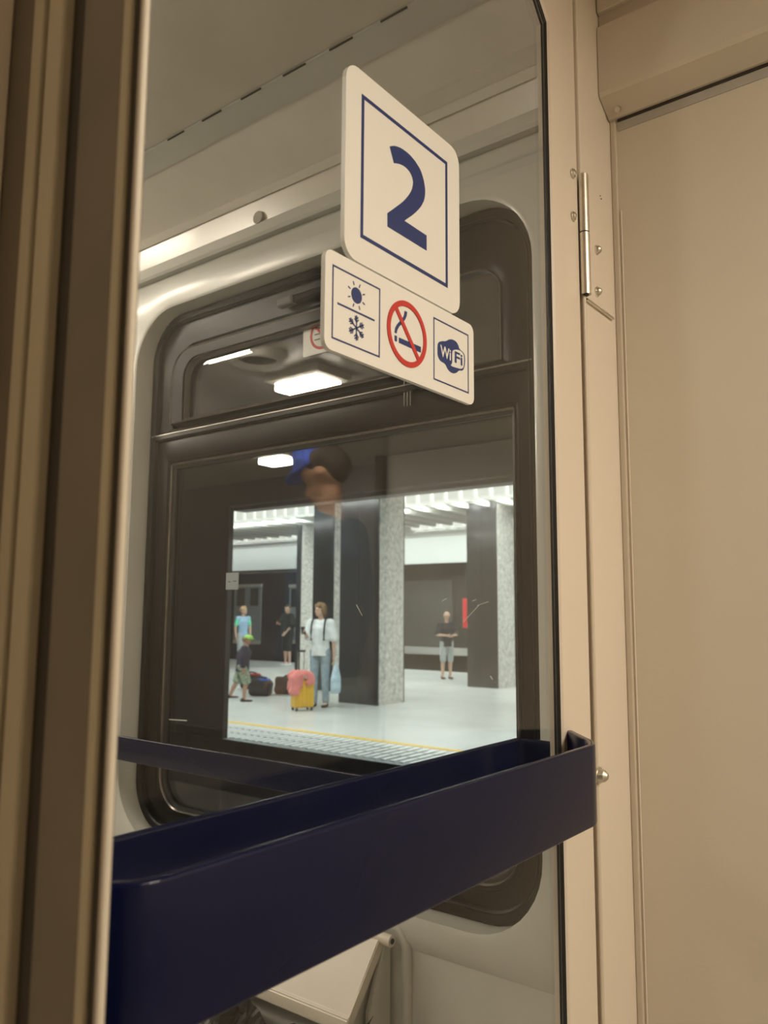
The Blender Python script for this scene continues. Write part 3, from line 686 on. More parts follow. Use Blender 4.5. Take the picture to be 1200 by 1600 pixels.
def text(name, s, x, z, h, wx, m, parent, layer):
    c = bpy.data.curves.new(name, 'FONT'); c.body = s; c.size = 1.0; c.extrude = 0.0; c.offset = 0.018
    t = bpy.data.objects.new(name, c); COL.objects.link(t)
    dg = bpy.context.evaluated_depsgraph_get(); me = bpy.data.meshes.new_from_object(t.evaluated_get(dg))
    bpy.data.objects.remove(t)
    xs = [v.co.x for v in me.vertices]; ys = [v.co.y for v in me.vertices]
    kx = wx/(max(xs)-min(xs)); kz = h/(max(ys)-min(ys))
    for v in me.vertices: v.co = Vector((x+(v.co.x-min(xs))*kx, YS-0.0003*layer, z+(v.co.y-min(ys))*kz))
    return obj_of(name, me, m, parent)
ta, tb = q4(864, 815), q4(938, 760); 
text('wifi_letters', 'Wi', q4(864, 800)[0], mean(q4(864, 815)[1], q4(938, 846)[1]), abs(q4(900, 752)[1]-q4(900, 834)[1]), q4(940, 800)[0]-q4(864, 800)[0], 'sign', s2, 2)
text('wifi_letters', 'Fi', q4(967, 820)[0], mean(q4(967, 862)[1], q4(1024, 885)[1]), abs(q4(995, 790)[1]-q4(995, 872)[1]), q4(1022, 820)[0]-q4(967, 820)[0], 'ink', s2, 3)

# ---- warning sticker on the hinged top light
XK = XG-0.0012
def kp(u, v): p = P(u, v, x=XK); return (p.y, p.z)
ka, kb_ = kp(474, 520), kp(540, 520)
kz1 = mean(kp(476, 500)[1]); kz0 = kp(476, 558)[1]
s3 = empty('window_sticker', (XK, (ka[0]+kb_[0])/2, kz0)); tag(s3, 'white sticker with red prohibition ring on the hinged top light', 'sticker')
prism('card', rr(kb_[0], ka[0], kz0, kz1, 0.004, 4), 'x', XK, XG, 'sign', s3)
kc = Vector(((ka[0]+kb_[0])/2+0.006, (kz0+kz1)/2)); kr = abs(kz1-kz0)*0.40
kcirc = lambda r, x: [(x, kc.x+r*math.cos(2*PI*i/36), kc.y+r*math.sin(2*PI*i/36)) for i in range(36)]
loops_obj('ring', [kcirc(kr, XK-0.0006), kcirc(kr*0.82, XK-0.0006), kcirc(kr*0.82, XK), kcirc(kr, XK)], 'red', s3, False)
prism('slash', line_pts((kc.x+kr*0.62, kc.y+kr*0.62), (kc.x-kr*0.62, kc.y-kr*0.62), kr*0.16), 'x', XK-0.0006, XK, 'red', s3)
for k in (-0.3, 0.05, 0.42):
    prism('pictogram_line', line_pts((kc.x+kr*0.62, kc.y+kr*k), (kc.x-kr*0.3, kc.y+kr*k), kr*0.07), 'x', XK-0.0004, XK, 'black', s3)
prism('pictogram_bottle', [(kc.x-kr*0.05, kc.y+kr*0.2), (kc.x-kr*0.42, kc.y-kr*0.42), (kc.x-kr*0.2, kc.y-kr*0.55), (kc.x+kr*0.12, kc.y+kr*0.05)], 'x', XK-0.0005, XK, 'black', s3)
# small pale notice on the lower pane
nA, nB = kp(353, 895), kp(372, 921)
s4 = empty('window_notice', (XK, nA[0], nB[1])); tag(s4, 'small pale grey notice on the lower window pane', 'sticker')
prism('card', rr(nB[0], nA[0], nB[1], nA[1], 0.001, 3), 'x', XG-0.0005, XG, 'train_grey', s4)
for (a, b) in (((356, 909), (360, 909)), ((364, 908), (369, 908))):
    prism('print_mark', line_pts(kp(*a), kp(*b), 0.0014), 'x', XG-0.0008, XG-0.0003, 'black', s4)

# ================================================================== STATION OUTSIDE
ZP = CAMZ-1.58                              # platform level
XE = mean(P(610, 1195, z=ZP).x, P(360, 1155, z=ZP).x)      # platform edge
XY = mean(P(360, 1127, z=ZP).x, P(690, 1172, z=ZP).x)      # yellow line
XE2 = P(680, 1048, z=ZP).x                  # far platform edge
XFW = XE2+4.4                               # far tunnel wall
YN, YX = -2.0, 34.0
st = struct(empty('platform_deck', (XE, 10, ZP)), 'pale grey terrazzo island platform with yellow edge line')
box('slab', (XE+0.9, XE2), (YN, YX), (ZP-0.25, ZP), 'deck', st)
box('edge_slab', (XE, XE+0.9), (YN, YX), (ZP-0.25, ZP), 'strip', st)
box('edge_wall', (XE+0.15, XE2-0.15), (YN, YX), (ZP-1.2, ZP-0.25), 'black_wall', st)
box('edge_line', (XY-0.05, XY+0.06), (YN, YX), (ZP, ZP+0.004), 'yellow', st)
bm = bmesh.new()
pit_s = abs(P(385, 1140, x=XE+0.4).y-P(395.5, 1140, x=XE+0.4).y)
for i in range(int(14/pit_s)):
    yy = 2.0+i*pit_s; wd = (XY-0.10-XE-0.10)/3
    for k in range(3):
        xx = XE+0.10+wd*(k+0.5)
        add_box(bm, (xx-wd*0.46, xx+wd*0.46), (yy-pit_s*0.22, yy+pit_s*0.22), (ZP, ZP+0.010))
o = bm_obj('tactile_studs', bm, 'stud', st); o['kind'] = 'stuff'
struct(box('track_bed', (XO+0.3, XFW), (YN, YX), (ZP-1.35, ZP-1.2), 'black_wall'), 'black track bed between train and platform')
# near dark beam over the platform edge and dark wall that closes the view on the far side
zbm = P(600, 767, x=XE+0.1).z
ywl = P(361, 960, x=XE+0.1).y
struct(box('wall_track', (XE+0.02, XE+0.10), (ywl, YX), (ZP-1.2, 5.5), 'black_wall'), 'black wall between the tracks')
fb = struct(empty('trim_2', (XE+0.1, 8, zbm)), 'dark track-side beam above the platform edge')
box('beam', (XE, XE+0.35), (YN, YX), (zbm, 5.5), 'black_wall', fb)
box('beam_lip', (XE+0.1, XE+0.30), (YN, ywl), (zbm-0.05, zbm), 'tunnelpanel', fb)

# ---- platform ceiling
ZBX = ZP+3.80                               # underside of the light boxes
X1 = P(700, 783, z=ZBX).x; X2 = P(680, 829, z=ZBX).x
hb1 = P(700, 757, x=X1).z-ZBX; hb2 = P(680, 813, x=X2).z-ZBX
ZCE = ZBX+max(hb1, hb2)+0.02
pc = struct(empty('platform_ceiling', (X1, 10, ZCE)), 'grey ribbed ceiling over the platform')
box('slab', (XE+0.35, XFW), (YN, YX), (ZCE, ZCE+0.2), 'soffit', pc)
ribm = None
yk = 3.0
while yk < 20:
    o = box('rib', (X1+0.5, X2-0.05), (yk-0.05, yk+0.05), (ZBX+0.10, ZCE+0.01), 'soffit', pc) if ribm is None else obj_of('rib', ribm, None, pc)
    if ribm is None: ribm = o.data; y_first = yk
    else: o.matrix_parent_inverse = Matrix.Translation(-Vector(pc.location)); o.location = (0, yk-y_first, 0)
    yk += 0.54
bp_ = P(440, 805, z=ZBX)
box('beam', (X1+0.4, X2+0.2), (bp_.y-0.15, bp_.y+0.15), (ZBX-0.02, ZCE+0.01), 'soffit', pc)
# light boxes, two rows
lbm = {}
def light_box(x, y, h, row):
    if row not in lbm:
        bm = bmesh.new(); add_box(bm, (0, 0.42), (-0.152, 0.152), (0, h), 0.055, 3)
        lbm[row] = bm_obj('tmp', bm, 'lightbox'); me = lbm[row].data; bpy.data.objects.remove(lbm[row]); lbm[row] = me
    o = bpy.data.objects.new('ceiling_light', lbm[row]); COL.objects.link(o); o.location = (x, y, ZCE-h+0.005)
    return tag(o, 'white rounded light box in the row of lamps above the %s of the platform' % ('track-side half' if row == 1 else 'far half'), 'ceiling light', 'light boxes over the %s of the platform' % ('track-side half' if row == 1 else 'far half'))
pit = 0.345
y = P(830, 780, x=X1).y
while y < P(350, 800, x=X1).y: light_box(X1, y, hb1+0.02, 1); y += pit
y = P(830, 820, x=X2).y
while y < P(350, 840, x=X2).y: light_box(X2, y, hb2+0.02, 2); y += pit*1.05
# fluorescent tubes
ta_, tb_ = P(426, 787, x=XE+1.6), P(489, 779, x=XE+1.6)
def tube_lamp(a, b, label):
    e = empty('tube_lamp', (a+b)/2); tag(e, label, 'tube lamp')
    cyl('tube', a, b, 0.03, 'tube', e, 10)
    d = (b-a).normalized()
    box('fitting', (min(a.x, b.x)-0.05, max(a.x, b.x)+0.05), (min(a.y, b.y)-0.03, max(a.y, b.y)+0.03), (max(a.z, b.z)+0.02, max(a.z, b.z)+0.10), 'soffit', e)
    cyl('stem', (a+b)/2+Vector((0, 0, 0.09)), Vector(((a.x+b.x)/2, (a.y+b.y)/2, ZCE-0.001)), 0.015, 'soffit', e, 8)
zl = mean(ta_.z, tb_.z)
tube_lamp(Vector((XE+1.6, ta_.y, zl)), Vector((XE+1.6, tb_.y, zl)), 'bright fluorescent tube hung beside the track-side beam')
p1, p2 = P(731, 828, x=X2-0.8), P(750, 828, x=X2-0.8)
tube_lamp(Vector((X2-0.8, p1.y, p1.z)), Vector((X2-0.8, p2.y, p1.z)), 'short fluorescent tube hung by the second granite column')
# added area lamps, hidden from view, that brighten the platform between the box rows
for (xx, pw) in ((XE+1.2, 600), (X1+1.6, 720), (X2+1.4, 500)):
    area('added_platform_light', (xx, 9.5, ZCE-0.06), (0, 0, 0), 0.25, 16, pw, COOL)

# ---- columns: dark granite towards the tracks, aggregate concrete on the sides
def column(xa, xb, ya, yb, label, nsl=2):
    e = struct(empty('column', ((xa+xb)/2, (ya+yb)/2, ZP)), label)
    box('core', (xa+0.03, xb-0.03), (ya+0.03, yb-0.03), (ZP, ZCE), 'concrete', e)
    for k in range(nsl):
        a = ya+(yb-ya)*k/nsl+0.002; b = ya+(yb-ya)*(k+1)/nsl-0.002
        box('granite_slab', (xa, xa+0.032), (a, b), (ZP, ZCE), 'granite', e)
        box('granite_slab', (xb-0.032, xb), (a, b), (ZP, ZCE), 'granite', e)
    box('concrete_face', (xa+0.033, xb-0.033), (ya, ya+0.031), (ZP, ZCE), 'concrete', e)
    box('concrete_face', (xa+0.033, xb-0.033), (yb-0.031, yb), (ZP, ZCE), 'concrete', e)
    return e
k1 = P(590, 1103, z=ZP); column(k1.x, P(632, 1000, y=k1.y).x, k1.y, P(530, 1000, x=k1.x).y, 'broad granite and concrete column beside the woman in white')
k2 = P(778, 1076, z=ZP); column(k2.x, k2.x+0.8, k2.y, P(730, 1000, x=k2.x).y, 'granite and concrete column beside the narrow red sign')
k3 = P(518, 1080, z=ZP); column(k3.x, k3.x+0.7, k3.y, P(489, 900, x=k3.x).y, 'slim granite and concrete column behind the woman in white', 1)
k4 = P(467, 1052, z=ZP); column(k4.x, k4.x+0.8, k4.y, P(463, 900, x=k4.x).y, 'pale concrete column behind the person in black', 1)

# ---- red sign by the second column
ra = P(728, 935, x=k2.x+0.2); rb = P(724, 981, x=k2.x+0.2)
rs = empty('red_sign', (k2.x+0.2, ra.y, rb.z)); tag(rs, 'narrow upright red sign projecting from the granite column', 'sign')
yl_ = P(730, 950, x=k2.x+0.2).y
box('plate', (k2.x+0.17, k2.x+0.23), (yl_+0.0, P(724, 950, x=k2.x+0.2).y), (rb.z, ra.z), 'redsign', rs, 0.005)
box('bracket', (k2.x+0.19, k2.x+0.21), (yl_-0.12, yl_+0.02), (mean(ra.z, rb.z)-0.02, mean(ra.z, rb.z)+0.02), 'tunnelpanel', rs)

# ---- far side: tunnel wall, lit fascia, ledge, dark train
fw = struct(empty('wall_far', (XFW, 14, ZP)), 'dark tunnel wall beyond the far track with lit white fascia')
box('wall', (XFW, XFW+0.3), (YN, YX), (ZP-1.35, ZCE+0.2), 'tunnel', fw)
fzt, fzb = P(680, 839, x=XFW-1.2).z, P(680, 880, x=XFW-1.2).z
box('lit_fascia', (XFW-1.2, XFW-1.1), (YN, YX), (fzb, fzt), 'fascia_lit', fw)
box('fascia_soffit', (XFW-1.2, XFW), (YN, YX), (fzt, fzt+0.1), 'soffit', fw)
area('added_fascia_light', (XFW-2.3, 16, fzt+0.12), (0, -math.radians(62), 0), 0.2, 34, 800, COOL)  # extra lamp put in front of the fascia to brighten it
lz1_, lz0_ = P(680, 1012, x=XFW-0.4).z, P(680, 1023, x=XFW-0.4).z
pa, pb = P(638, 908, x=XFW-0.06), P(707, 1011, x=XFW-0.06)
ytr = P(500, 950, x=XE2+0.9).y
box('ledge', (XFW-0.4, XFW), (YN, ytr+4), (lz0_, lz1_), 'ledge', fw)
box('wall_board', (XFW-0.06, XFW), (pb.y, pa.y+1.0), (pb.z, pa.z), 'tunnelpanel', fw)
# train standing at the far track
tr = empty('train', (XE2+0.9, ytr+8, ZP-1.2)); tag(tr, 'dark navy train with grey doors standing at the far track', 'train')
XT = XE2+0.7
ztop = P(420, 893, x=XT).z; 
box('body', (XT, XT+2.7), (ytr, YX-0.5), (ZP-0.95, ztop), 'train_navy', tr, 0.08)
box('skirt', (XT+0.2, XT+2.4), (ytr+0.3, YX-1), (ZP-1.2, ZP-0.9), 'black_wall', tr)
def train_door(u0, u1):
    a, b = P(u0, 950, x=XT-0.02), P(u1, 950, x=XT-0.02)
    zt2, zb2 = P((u0+u1)/2, 913, x=XT-0.02).z, P((u0+u1)/2, 1006, x=XT-0.02).z
    d = box('door', (XT-0.03, XT+0.02), (b.y, a.y), (zb2, zt2), 'train_grey', tr)
    box('door_header', (XT-0.05, XT), (b.y-0.02, a.y+0.02), (zt2-0.09, zt2), 'ledge', d)
    ym_ = (a.y+b.y)/2; zw = zt2-0.75; hw = abs(a.y-b.y)
    for s in (-1, 1):
        box('door_window', (XT-0.034, XT-0.02), (ym_+s*hw*0.25-hw*0.15, ym_+s*hw*0.25+hw*0.15), (zw, zt2-0.14), 'darkpanel', d)
    box('sill_strip', (XT-0.04, XT), (b.y, a.y), (zb2, zb2+0.12), 'ledge', d)
train_door(366, 408); train_door(452, 480)

# ================================================================== PEOPLE AND LUGGAGE
def skin(c): return mat('skin', c, 0.5, noise_amt=0.05)
M['skin'] = mat('skin_light', (0.62, 0.40, 0.29), 0.5, noise_amt=0.05)
M['skin3'] = mat('skin_warm', (0.60, 0.33, 0.20), 0.5, noise_amt=0.05)
M['skin2'] = mat('skin_tan', (0.46, 0.26, 0.17), 0.5, noise_amt=0.05)
def cloth(n, c, amt=0.1, ns=14): M[n] = mat(n, c, 0.85, noise_amt=amt, nscale=ns, bump=0.2, bscale=18)
cloth('tee_white', (0.80, 0.84, 0.83)); cloth('jeans', (0.30, 0.40, 0.46), 0.2); cloth('tee_black', (0.012, 0.012, 0.013)); cloth('shorts_black', (0.014, 0.014, 0.016))
cloth('tee_navy', (0.022, 0.024, 0.036)); cloth('shorts_grey', (0.42, 0.46, 0.46)); cloth('tee_blue', (0.33, 0.52, 0.72)); cloth('sleeve_green', (0.16, 0.68, 0.42))
cloth('hoodie', (0.016, 0.017, 0.042)); cloth('camo', (0.30, 0.36, 0.26), 0.55, 22); cloth('cap_green', (0.35, 0.72, 0.12)); cloth('pink', (0.80, 0.24, 0.22), 0.15, 10)
cloth('shoe_dark', (0.02, 0.02, 0.022)); cloth('shoe_white', (0.8, 0.82, 0.82)); cloth('hair_brown', (0.24, 0.15, 0.075), 0.3, 40); cloth('hair_fair', (0.50, 0.32, 0.16), 0.3, 40)
cloth('hair_dark', (0.035, 0.024, 0.018), 0.3, 40); cloth('cap_blue', (0.05, 0.13, 0.68)); cloth('tee_teal', (0.05, 0.13, 0.22)); cloth('duffel', (0.014, 0.014, 0.017)); cloth('duffel_blue', (0.02, 0.10, 0.45)); cloth('duffel_red', (0.45, 0.03, 0.03))
M['yellow_case'] = mat('yellow_case', (0.86, 0.50, 0.03), 0.35, noise_amt=0.04)
M['plastic_bag'] = mat('pale_plastic_bag', (0.55, 0.72, 0.82), 0.3, noise_amt=0.2, nscale=12)

def ell(bm, c, r, sub=2):
    g = bmesh.ops.create_icosphere(bm, subdivisions=sub, radius=1.0)
    if not hasattr(r, '__len__'): r = (r, r, r)
    for v in g['verts']: v.co = Vector((v.co.x*r[0]+c[0], v.co.y*r[1]+c[1], v.co.z*r[2]+c[2]))
def chain(bm, a, b, ra, rb, n=6):
    a, b = Vector(a), Vector(b)
    ra = Vector((ra,)*3) if not hasattr(ra, '__len__') else Vector(ra)
    rb = Vector((rb,)*3) if not hasattr(rb, '__len__') else Vector(rb)
    for i in range(n+1):
        t = i/n; ell(bm, a.lerp(b, t), tuple(ra.lerp(rb, t)))
def remesh(name, bm, m, parent, vox=0.013, cut=None, sm=5):
    me = bpy.data.meshes.new('t'); bm.to_mesh(me); bm.free()
    o = bpy.data.objects.new('t', me); COL.objects.link(o)
    r = o.modifiers.new('r', 'REMESH'); r.mode = 'VOXEL'; r.voxel_size = vox
    s = o.modifiers.new('s', 'SMOOTH'); s.factor = 0.5; s.iterations = sm
    dg = bpy.context.evaluated_depsgraph_get(); me2 = bpy.data.meshes.new_from_object(o.evaluated_get(dg))
    bpy.data.objects.remove(o)
    if cut:
        b2 = bmesh.new(); b2.from_mesh(me2)
        for co, no in cut:
            g = bmesh.ops.bisect_plane(b2, geom=list(b2.verts)+list(b2.edges)+list(b2.faces), plane_co=co, plane_no=no, clear_outer=True)
            ed = [e for e in g['geom_cut'] if isinstance(e, bmesh.types.BMEdge)]
            if ed: bmesh.ops.edgeloop_fill(b2, edges=ed)
        b2.to_mesh(me2); b2.free()
    me2.name = name
    return obj_of(name, me2, m, parent, True, inv=False)
def V(*a): return Vector(a)

def hand(bm, w, d, up, side, k=1.0, curl=0.5):
    """palm and five fingers at wrist w pointing along d; 'up' = back of the hand, 'side' = thumb side"""
    d = d.normalized(); up = (up-d*up.dot(d)).normalized(); sd = side-d*side.dot(d)-up*side.dot(up); sd = sd.normalized()
    for t in (0.15, 0.5, 0.85):
        for s in (-0.5, 0, 0.5): ell(bm, w+d*0.085*k*t+sd*0.034*k*s, 0.015*k, 1)
    for i, (s, ln) in enumerate(((0.95, 0.066), (0.32, 0.075), (-0.32, 0.070), (-0.95, 0.054))):
        a = w+d*0.082*k+sd*0.036*k*s*0.85; b = a+(d-up*curl*0.6).normalized()*ln*k*0.55; c = b+(d-up*curl*1.6).normalized()*ln*k*0.5
        chain(bm, a, b, 0.0095*k, 0.009*k, 3); chain(bm, b, c, 0.009*k, 0.0075*k, 3)
    a = w+d*0.028*k+sd*0.026*k; b = a+(d*0.6+sd*0.8).normalized()*0.036*k; c = b+(d*0.9+sd*0.25-up*0.2).normalized()*0.030*k
    chain(bm, a, b, 0.012*k, 0.0105*k, 3); chain(bm, b, c, 0.0105*k, 0.0085*k, 3)

def person(label, loc, rz, H, pose, outfit, turn=0.0, nod=0.0, female=False, lean=0.0, group=None):
    """figure 1.75 units tall scaled to H, facing local -y; pose: joint overrides"""
    e = empty('person', loc, rz); e.scale = (H/1.75,)*3
    tag(e, label, 'person', group)
    J = dict(pel=V(0, 0, 0.95), wai=V(0, 0, 1.10), che=V(0, 0.005, 1.30), nec=V(0, 0.012, 1.465), hea=V(0, -0.012, 1.625),
             shL=V(0.175, 0.01, 1.41), shR=V(-0.175, 0.01, 1.41), elL=V(0.235, 0.03, 1.14), elR=V(-0.235, 0.03, 1.14),
             wrL=V(0.245, -0.03, 0.90), wrR=V(-0.245, -0.03, 0.90), hiL=V(0.088, 0, 0.92), hiR=V(-0.088, 0, 0.92),
             knL=V(0.10, -0.015, 0.50), knR=V(-0.10, -0.015, 0.50), anL=V(0.105, 0.02, 0.085), anR=V(-0.105, 0.02, 0.085))
    if lean:
        R = Matrix.Rotation(lean, 3, 'X')
        for k in ('wai', 'che', 'nec', 'hea', 'shL', 'shR', 'elL', 'elR', 'wrL', 'wrR'): J[k] = J['pel']+R@(J[k]-J['pel'])
    J.update(pose)
    sw_ = 0.92 if female else 1.0
    HR = Matrix.Rotation(turn, 3, 'Z') @ Matrix.Rotation(nod, 3, 'X')
    def hp(x, y, z): return J['hea']+HR@V(x, y, z)
    bm = bmesh.new()
    chain(bm, J['pel'], J['wai'], (0.150, 0.105, 0.10), (0.130*sw_, 0.095, 0.09)); chain(bm, J['wai'], J['che'], (0.130*sw_, 0.095, 0.09), (0.160*sw_, 0.110, 0.10))
    chain(bm, J['che'], J['nec']-V(0, 0, 0.05), (0.160*sw_, 0.105, 0.09), (0.075, 0.07, 0.05), 4)
    chain(bm, J['nec']-V(0, 0, 0.04), J['hea']-V(0, -0.02, 0.07), 0.055, 0.052, 5)
    for s in 'LR':
        chain(bm, J['che'].lerp(J['nec'], 0.55), J['sh'+s], 0.06, 0.056, 4)
        chain(bm, J['sh'+s], J['el'+s], 0.052, 0.040, 8); chain(bm, J['el'+s], J['wr'+s], 0.040, 0.026, 8)
        d = (J['wr'+s]-J['el'+s]); sx = 1 if s == 'L' else -1
        hand(bm, J['wr'+s]+d.normalized()*0.012, d, V(sx, 0, 0.25), V(-sx*0.2, -1, 0.2), 1.05, 0.6)
        chain(bm, J['hi'+s], J['kn'+s], 0.086, 0.056, 9); chain(bm, J['kn'+s]+V(0, 0, 0), J['kn'+s].lerp(J['an'+s], 0.4)+V(0, 0.015, 0), 0.056, 0.054, 5)
        chain(bm, J['kn'+s].lerp(J['an'+s], 0.4)+V(0, 0.015, 0), J['an'+s], 0.054, 0.036, 6)
        chain(bm, J['an'+s]-V(0, 0, 0.03), J['an'+s]+V(0, -0.12, -0.05), 0.036, 0.030, 4)
    # head with jaw, nose, brow, ears
    def eh(x, y, z, r):
        c = hp(x, y, z); ell(bm, c, r)
    eh(0, 0.012, 0.022, 0.086); eh(0, -0.008, 0.035, 0.084); eh(0, 0.02, 0.05, 0.078); eh(0, -0.024, -0.03, 0.062); eh(0, -0.045, -0.062, 0.040); eh(0, -0.066, -0.080, 0.024)
    eh(0, -0.092, -0.012, 0.014); eh(0, -0.102, -0.026, 0.014); eh(0, -0.084, 0.006, 0.012); eh(0.03, -0.072, 0.024, 0.016); eh(-0.03, -0.072, 0.024, 0.016)
    eh(0, -0.086, -0.058, 0.012)
    for s in (-1, 1): eh(s*0.083, 0.012, -0.008, 0.016); eh(s*0.086, 0.016, 0.01, 0.014)
    body = remesh('body', bm, outfit.get('skin', 'skin'), e, 0.0115, sm=3)
    for s in (-1, 1):
        bm = bmesh.new(); ell(bm, hp(s*0.030, -0.083, 0.006), (0.011, 0.006, 0.007), 2); bm_obj('eye', bm, 'hair_dark', e, True, inv=False)
    bm = bmesh.new(); ell(bm, hp(0, -0.094, -0.056), (0.020, 0.006, 0.005), 2); bm_obj('mouth', bm, 'duffel_red', e, True, inv=False)
    # top
    if outfit.get('top'):
        fit = outfit.get('fit', 0.018); hem = outfit.get('hem', 0.90); bm = bmesh.new()
        lo = J['pel']+V(0, 0, hem-0.95-0.06)
        chain(bm, lo, J['wai'], (0.152+fit, 0.108+fit, 0.1), (0.140*sw_+fit, 0.098+fit, 0.09)); chain(bm, J['wai'], J['che'], (0.140*sw_+fit, 0.100+fit, 0.09), (0.163*sw_+fit, 0.112+fit, 0.10))
        chain(bm, J['che'], J['nec']-V(0, 0, 0.045), (0.163*sw_+fit, 0.108+fit, 0.09), (0.072+fit*0.5, 0.07+fit*0.5, 0.045), 5)
        for s in 'LR':
            chain(bm, J['che'].lerp(J['nec'], 0.55), J['sh'+s], 0.062+fit*0.7, 0.060+fit*0.6, 4)
            if not outfit.get('sleeve_mat'):
                fr_ = outfit.get('sleeve', 0.7)
                if fr_ <= 1: chain(bm, J['sh'+s], J['sh'+s].lerp(J['el'+s], fr_), 0.060+fit*0.6, 0.052+fit, 7)
                else:
                    chain(bm, J['sh'+s], J['el'+s], 0.060+fit*0.6, 0.050+fit*0.6, 7); chain(bm, J['el'+s], J['el'+s].lerp(J['wr'+s], fr_-1), 0.050+fit*0.6, 0.038+fit*0.5, 7)
        top = remesh('shirt', bm, outfit['top'], e, 0.0125, [(tuple(J['pel']+V(0, 0, hem-0.95)), (0, 0, -1))] if outfit.get('cut', True) else None)
        if outfit.get('sleeve_mat'):
            for s in 'LR':
                bm = bmesh.new(); chain(bm, J['sh'+s]-V((1 if s == 'L' else -1)*0.01, 0, 0), J['sh'+s].lerp(J['el'+s], 0.65), 0.072, 0.064, 7)
                remesh('sleeve', bm, outfit['sleeve_mat'], e)
    if outfit.get('bottom'):
        bm = bmesh.new(); ln = outfit.get('length', 0.9)      # fraction of the leg covered
        chain(bm, J['pel']+V(0, 0, 0.07), J['pel']-V(0, 0, 0.03), (0.155, 0.115, 0.06), (0.165, 0.118, 0.09), 4)
        loose = outfit.get('loose', 0.016)
        for s in 'LR':
            if ln <= 1: chain(bm, J['hi'+s], J['hi'+s].lerp(J['kn'+s], ln), 0.092+loose*0.6, 0.064+loose+0.012*(1-ln), 9)
            else:
                chain(bm, J['hi'+s], J['kn'+s], 0.092+loose*0.6, 0.060+loose, 9); chain(bm, J['kn'+s], J['kn'+s].lerp(J['an'+s], ln-1), 0.060+loose, 0.050+loose, 9)
        remesh('trousers' if ln > 1.3 else 'shorts', bm, outfit['bottom'], e, 0.0125)
    for s in 'LR':
        bm = bmesh.new(); a = J['an'+s]
        for t in range(7):
            f = t/6; ell(bm, a+V(0, 0.045-0.19*f, -0.048-0.006*f), (0.040-0.004*abs(f-0.4), 0.042, 0.040-0.014*f), 2)
        ell(bm, a+V(0, 0.02, -0.015), (0.042, 0.05, 0.036))
        zf = a.z-0.085
        remesh('shoe', bm, outfit.get('shoe', 'shoe_dark'), e, 0.011, [((0, 0, zf), (0, 0, -1))], 3)
    # hair
    hs = outfit.get('hairstyle', 'short')
    if hs != 'none':
        bm = bmesh.new()
        def hh(x, y, z, r): ell(bm, hp(x, y, z), r)
        hh(0, 0.022, 0.055, 0.088); hh(0, 0.045, 0.02, 0.078); hh(0, -0.02, 0.082, 0.066)
        for s in (-1, 1): hh(s*0.05, 0.02, 0.05, 0.056)
        if hs in ('bob', 'long'):
            for s in (-1, 1):
                hh(s*0.068, 0.008, 0.0, 0.040); hh(s*0.066, 0.028, -0.035, 0.036); hh(s*0.052, -0.045, 0.075, 0.044)
            hh(0, 0.06, -0.03, 0.062); hh(0, 0.058, -0.07, 0.05); hh(0, -0.055, 0.085, 0.042)
        if hs == 'long':
            for s in (-1, 0, 1):
                hh(s*0.05, 0.055, -0.10, 0.045); hh(s*0.05, 0.06, -0.15, 0.04)
        if hs == 'bun': hh(0, 0.10, 0.05, 0.042)
        remesh('hair', bm, outfit.get('hair', 'hair_brown'), e, 0.012, sm=3)
    if outfit.get('cap'):
        bm = bmesh.new()
        for r_, z in ((0.106, 0.06), (0.098, 0.088)): ell(bm, hp(0, -0.004, z), (r_, r_*1.08, r_*0.74))
        q = hp(0, 0.012, 0.045); nrm = HR@V(0, 0, -1)
        cap = remesh('cap', bm, outfit['cap'], e, 0.010, [(tuple(q), tuple(nrm))], 3)
        bm = bmesh.new(); bd = outfit.get('brim', 0.0)
        RB = HR@Matrix.Rotation(bd, 3, 'Z')
        pts = []
        for i in range(13):
            a = -1.25+2.5*i/12; pts.append((math.sin(a)*0.085, -0.055-0.085*math.cos(a)-0.02))
        A = [bm.verts.new(J['hea']+RB@V(x, y, 0.052)) for x, y in pts]+[bm.verts.new(J['hea']+RB@V(x*0.95, -0.05, 0.058)) for x, y in pts[::-1]]
        f = bm.faces.new(A); r = bmesh.ops.extrude_face_region(bm, geom=[f])
        for v in r['geom']:
            if isinstance(v, bmesh.types.BMVert): v.co += RB@V(0, 0, 0.006)
        bm_obj('brim', bm, outfit['cap'], e, False, inv=False)
    return e, J
def face_to(u, v):
    """rotation about z so that a figure's local -y points along world direction (u, v)"""
    return math.atan2(v, u)+PI/2
rgt = Vector((_r0.x, _r0.y)); fwd = Vector((math.cos(YAW), math.sin(YAW)))
def facing(right, towards):
    """right: towards the right of the view, towards: towards the viewer"""
    d = rgt*right-fwd*towards; return face_to(d.x, d.y)

# woman in white t-shirt
wp = P(499, 1105, z=ZP)
wh = 1.74
woman, WJ = person('woman in white t-shirt and pale jeans with dark backpack straps', wp, facing(-0.25, 1), wh,
    dict(elR=V(-0.22, -0.04, 1.15), wrR=V(-0.20, -0.22, 1.24), elL=V(0.235, 0.02, 1.13), wrL=V(0.25, -0.02, 0.88)),
    dict(top='tee_white', fit=0.034, hem=0.86, sleeve=0.85, bottom='jeans', length=1.93, loose=0.012, shoe='shoe_dark', hair='hair_brown', hairstyle='bob'), turn=-0.75, female=True)
for s in (-1, 1):
    pth = [V(s*0.11, -0.155, 1.12), V(s*0.115, -0.165, 1.25), V(s*0.115, -0.135, 1.40), V(s*0.11, -0.06, 1.495), V(s*0.105, 0.05, 1.48)]
    o = tube('backpack_strap', pth, 0.016, 'tee_black', None, 8); o.parent = woman
bm = bmesh.new(); add_box(bm, (-0.15, 0.15), (0.15, 0.27), (1.02, 1.46), 0.05, 3); o = bm_obj('backpack', bm, 'tee_black', woman, True, inv=False)
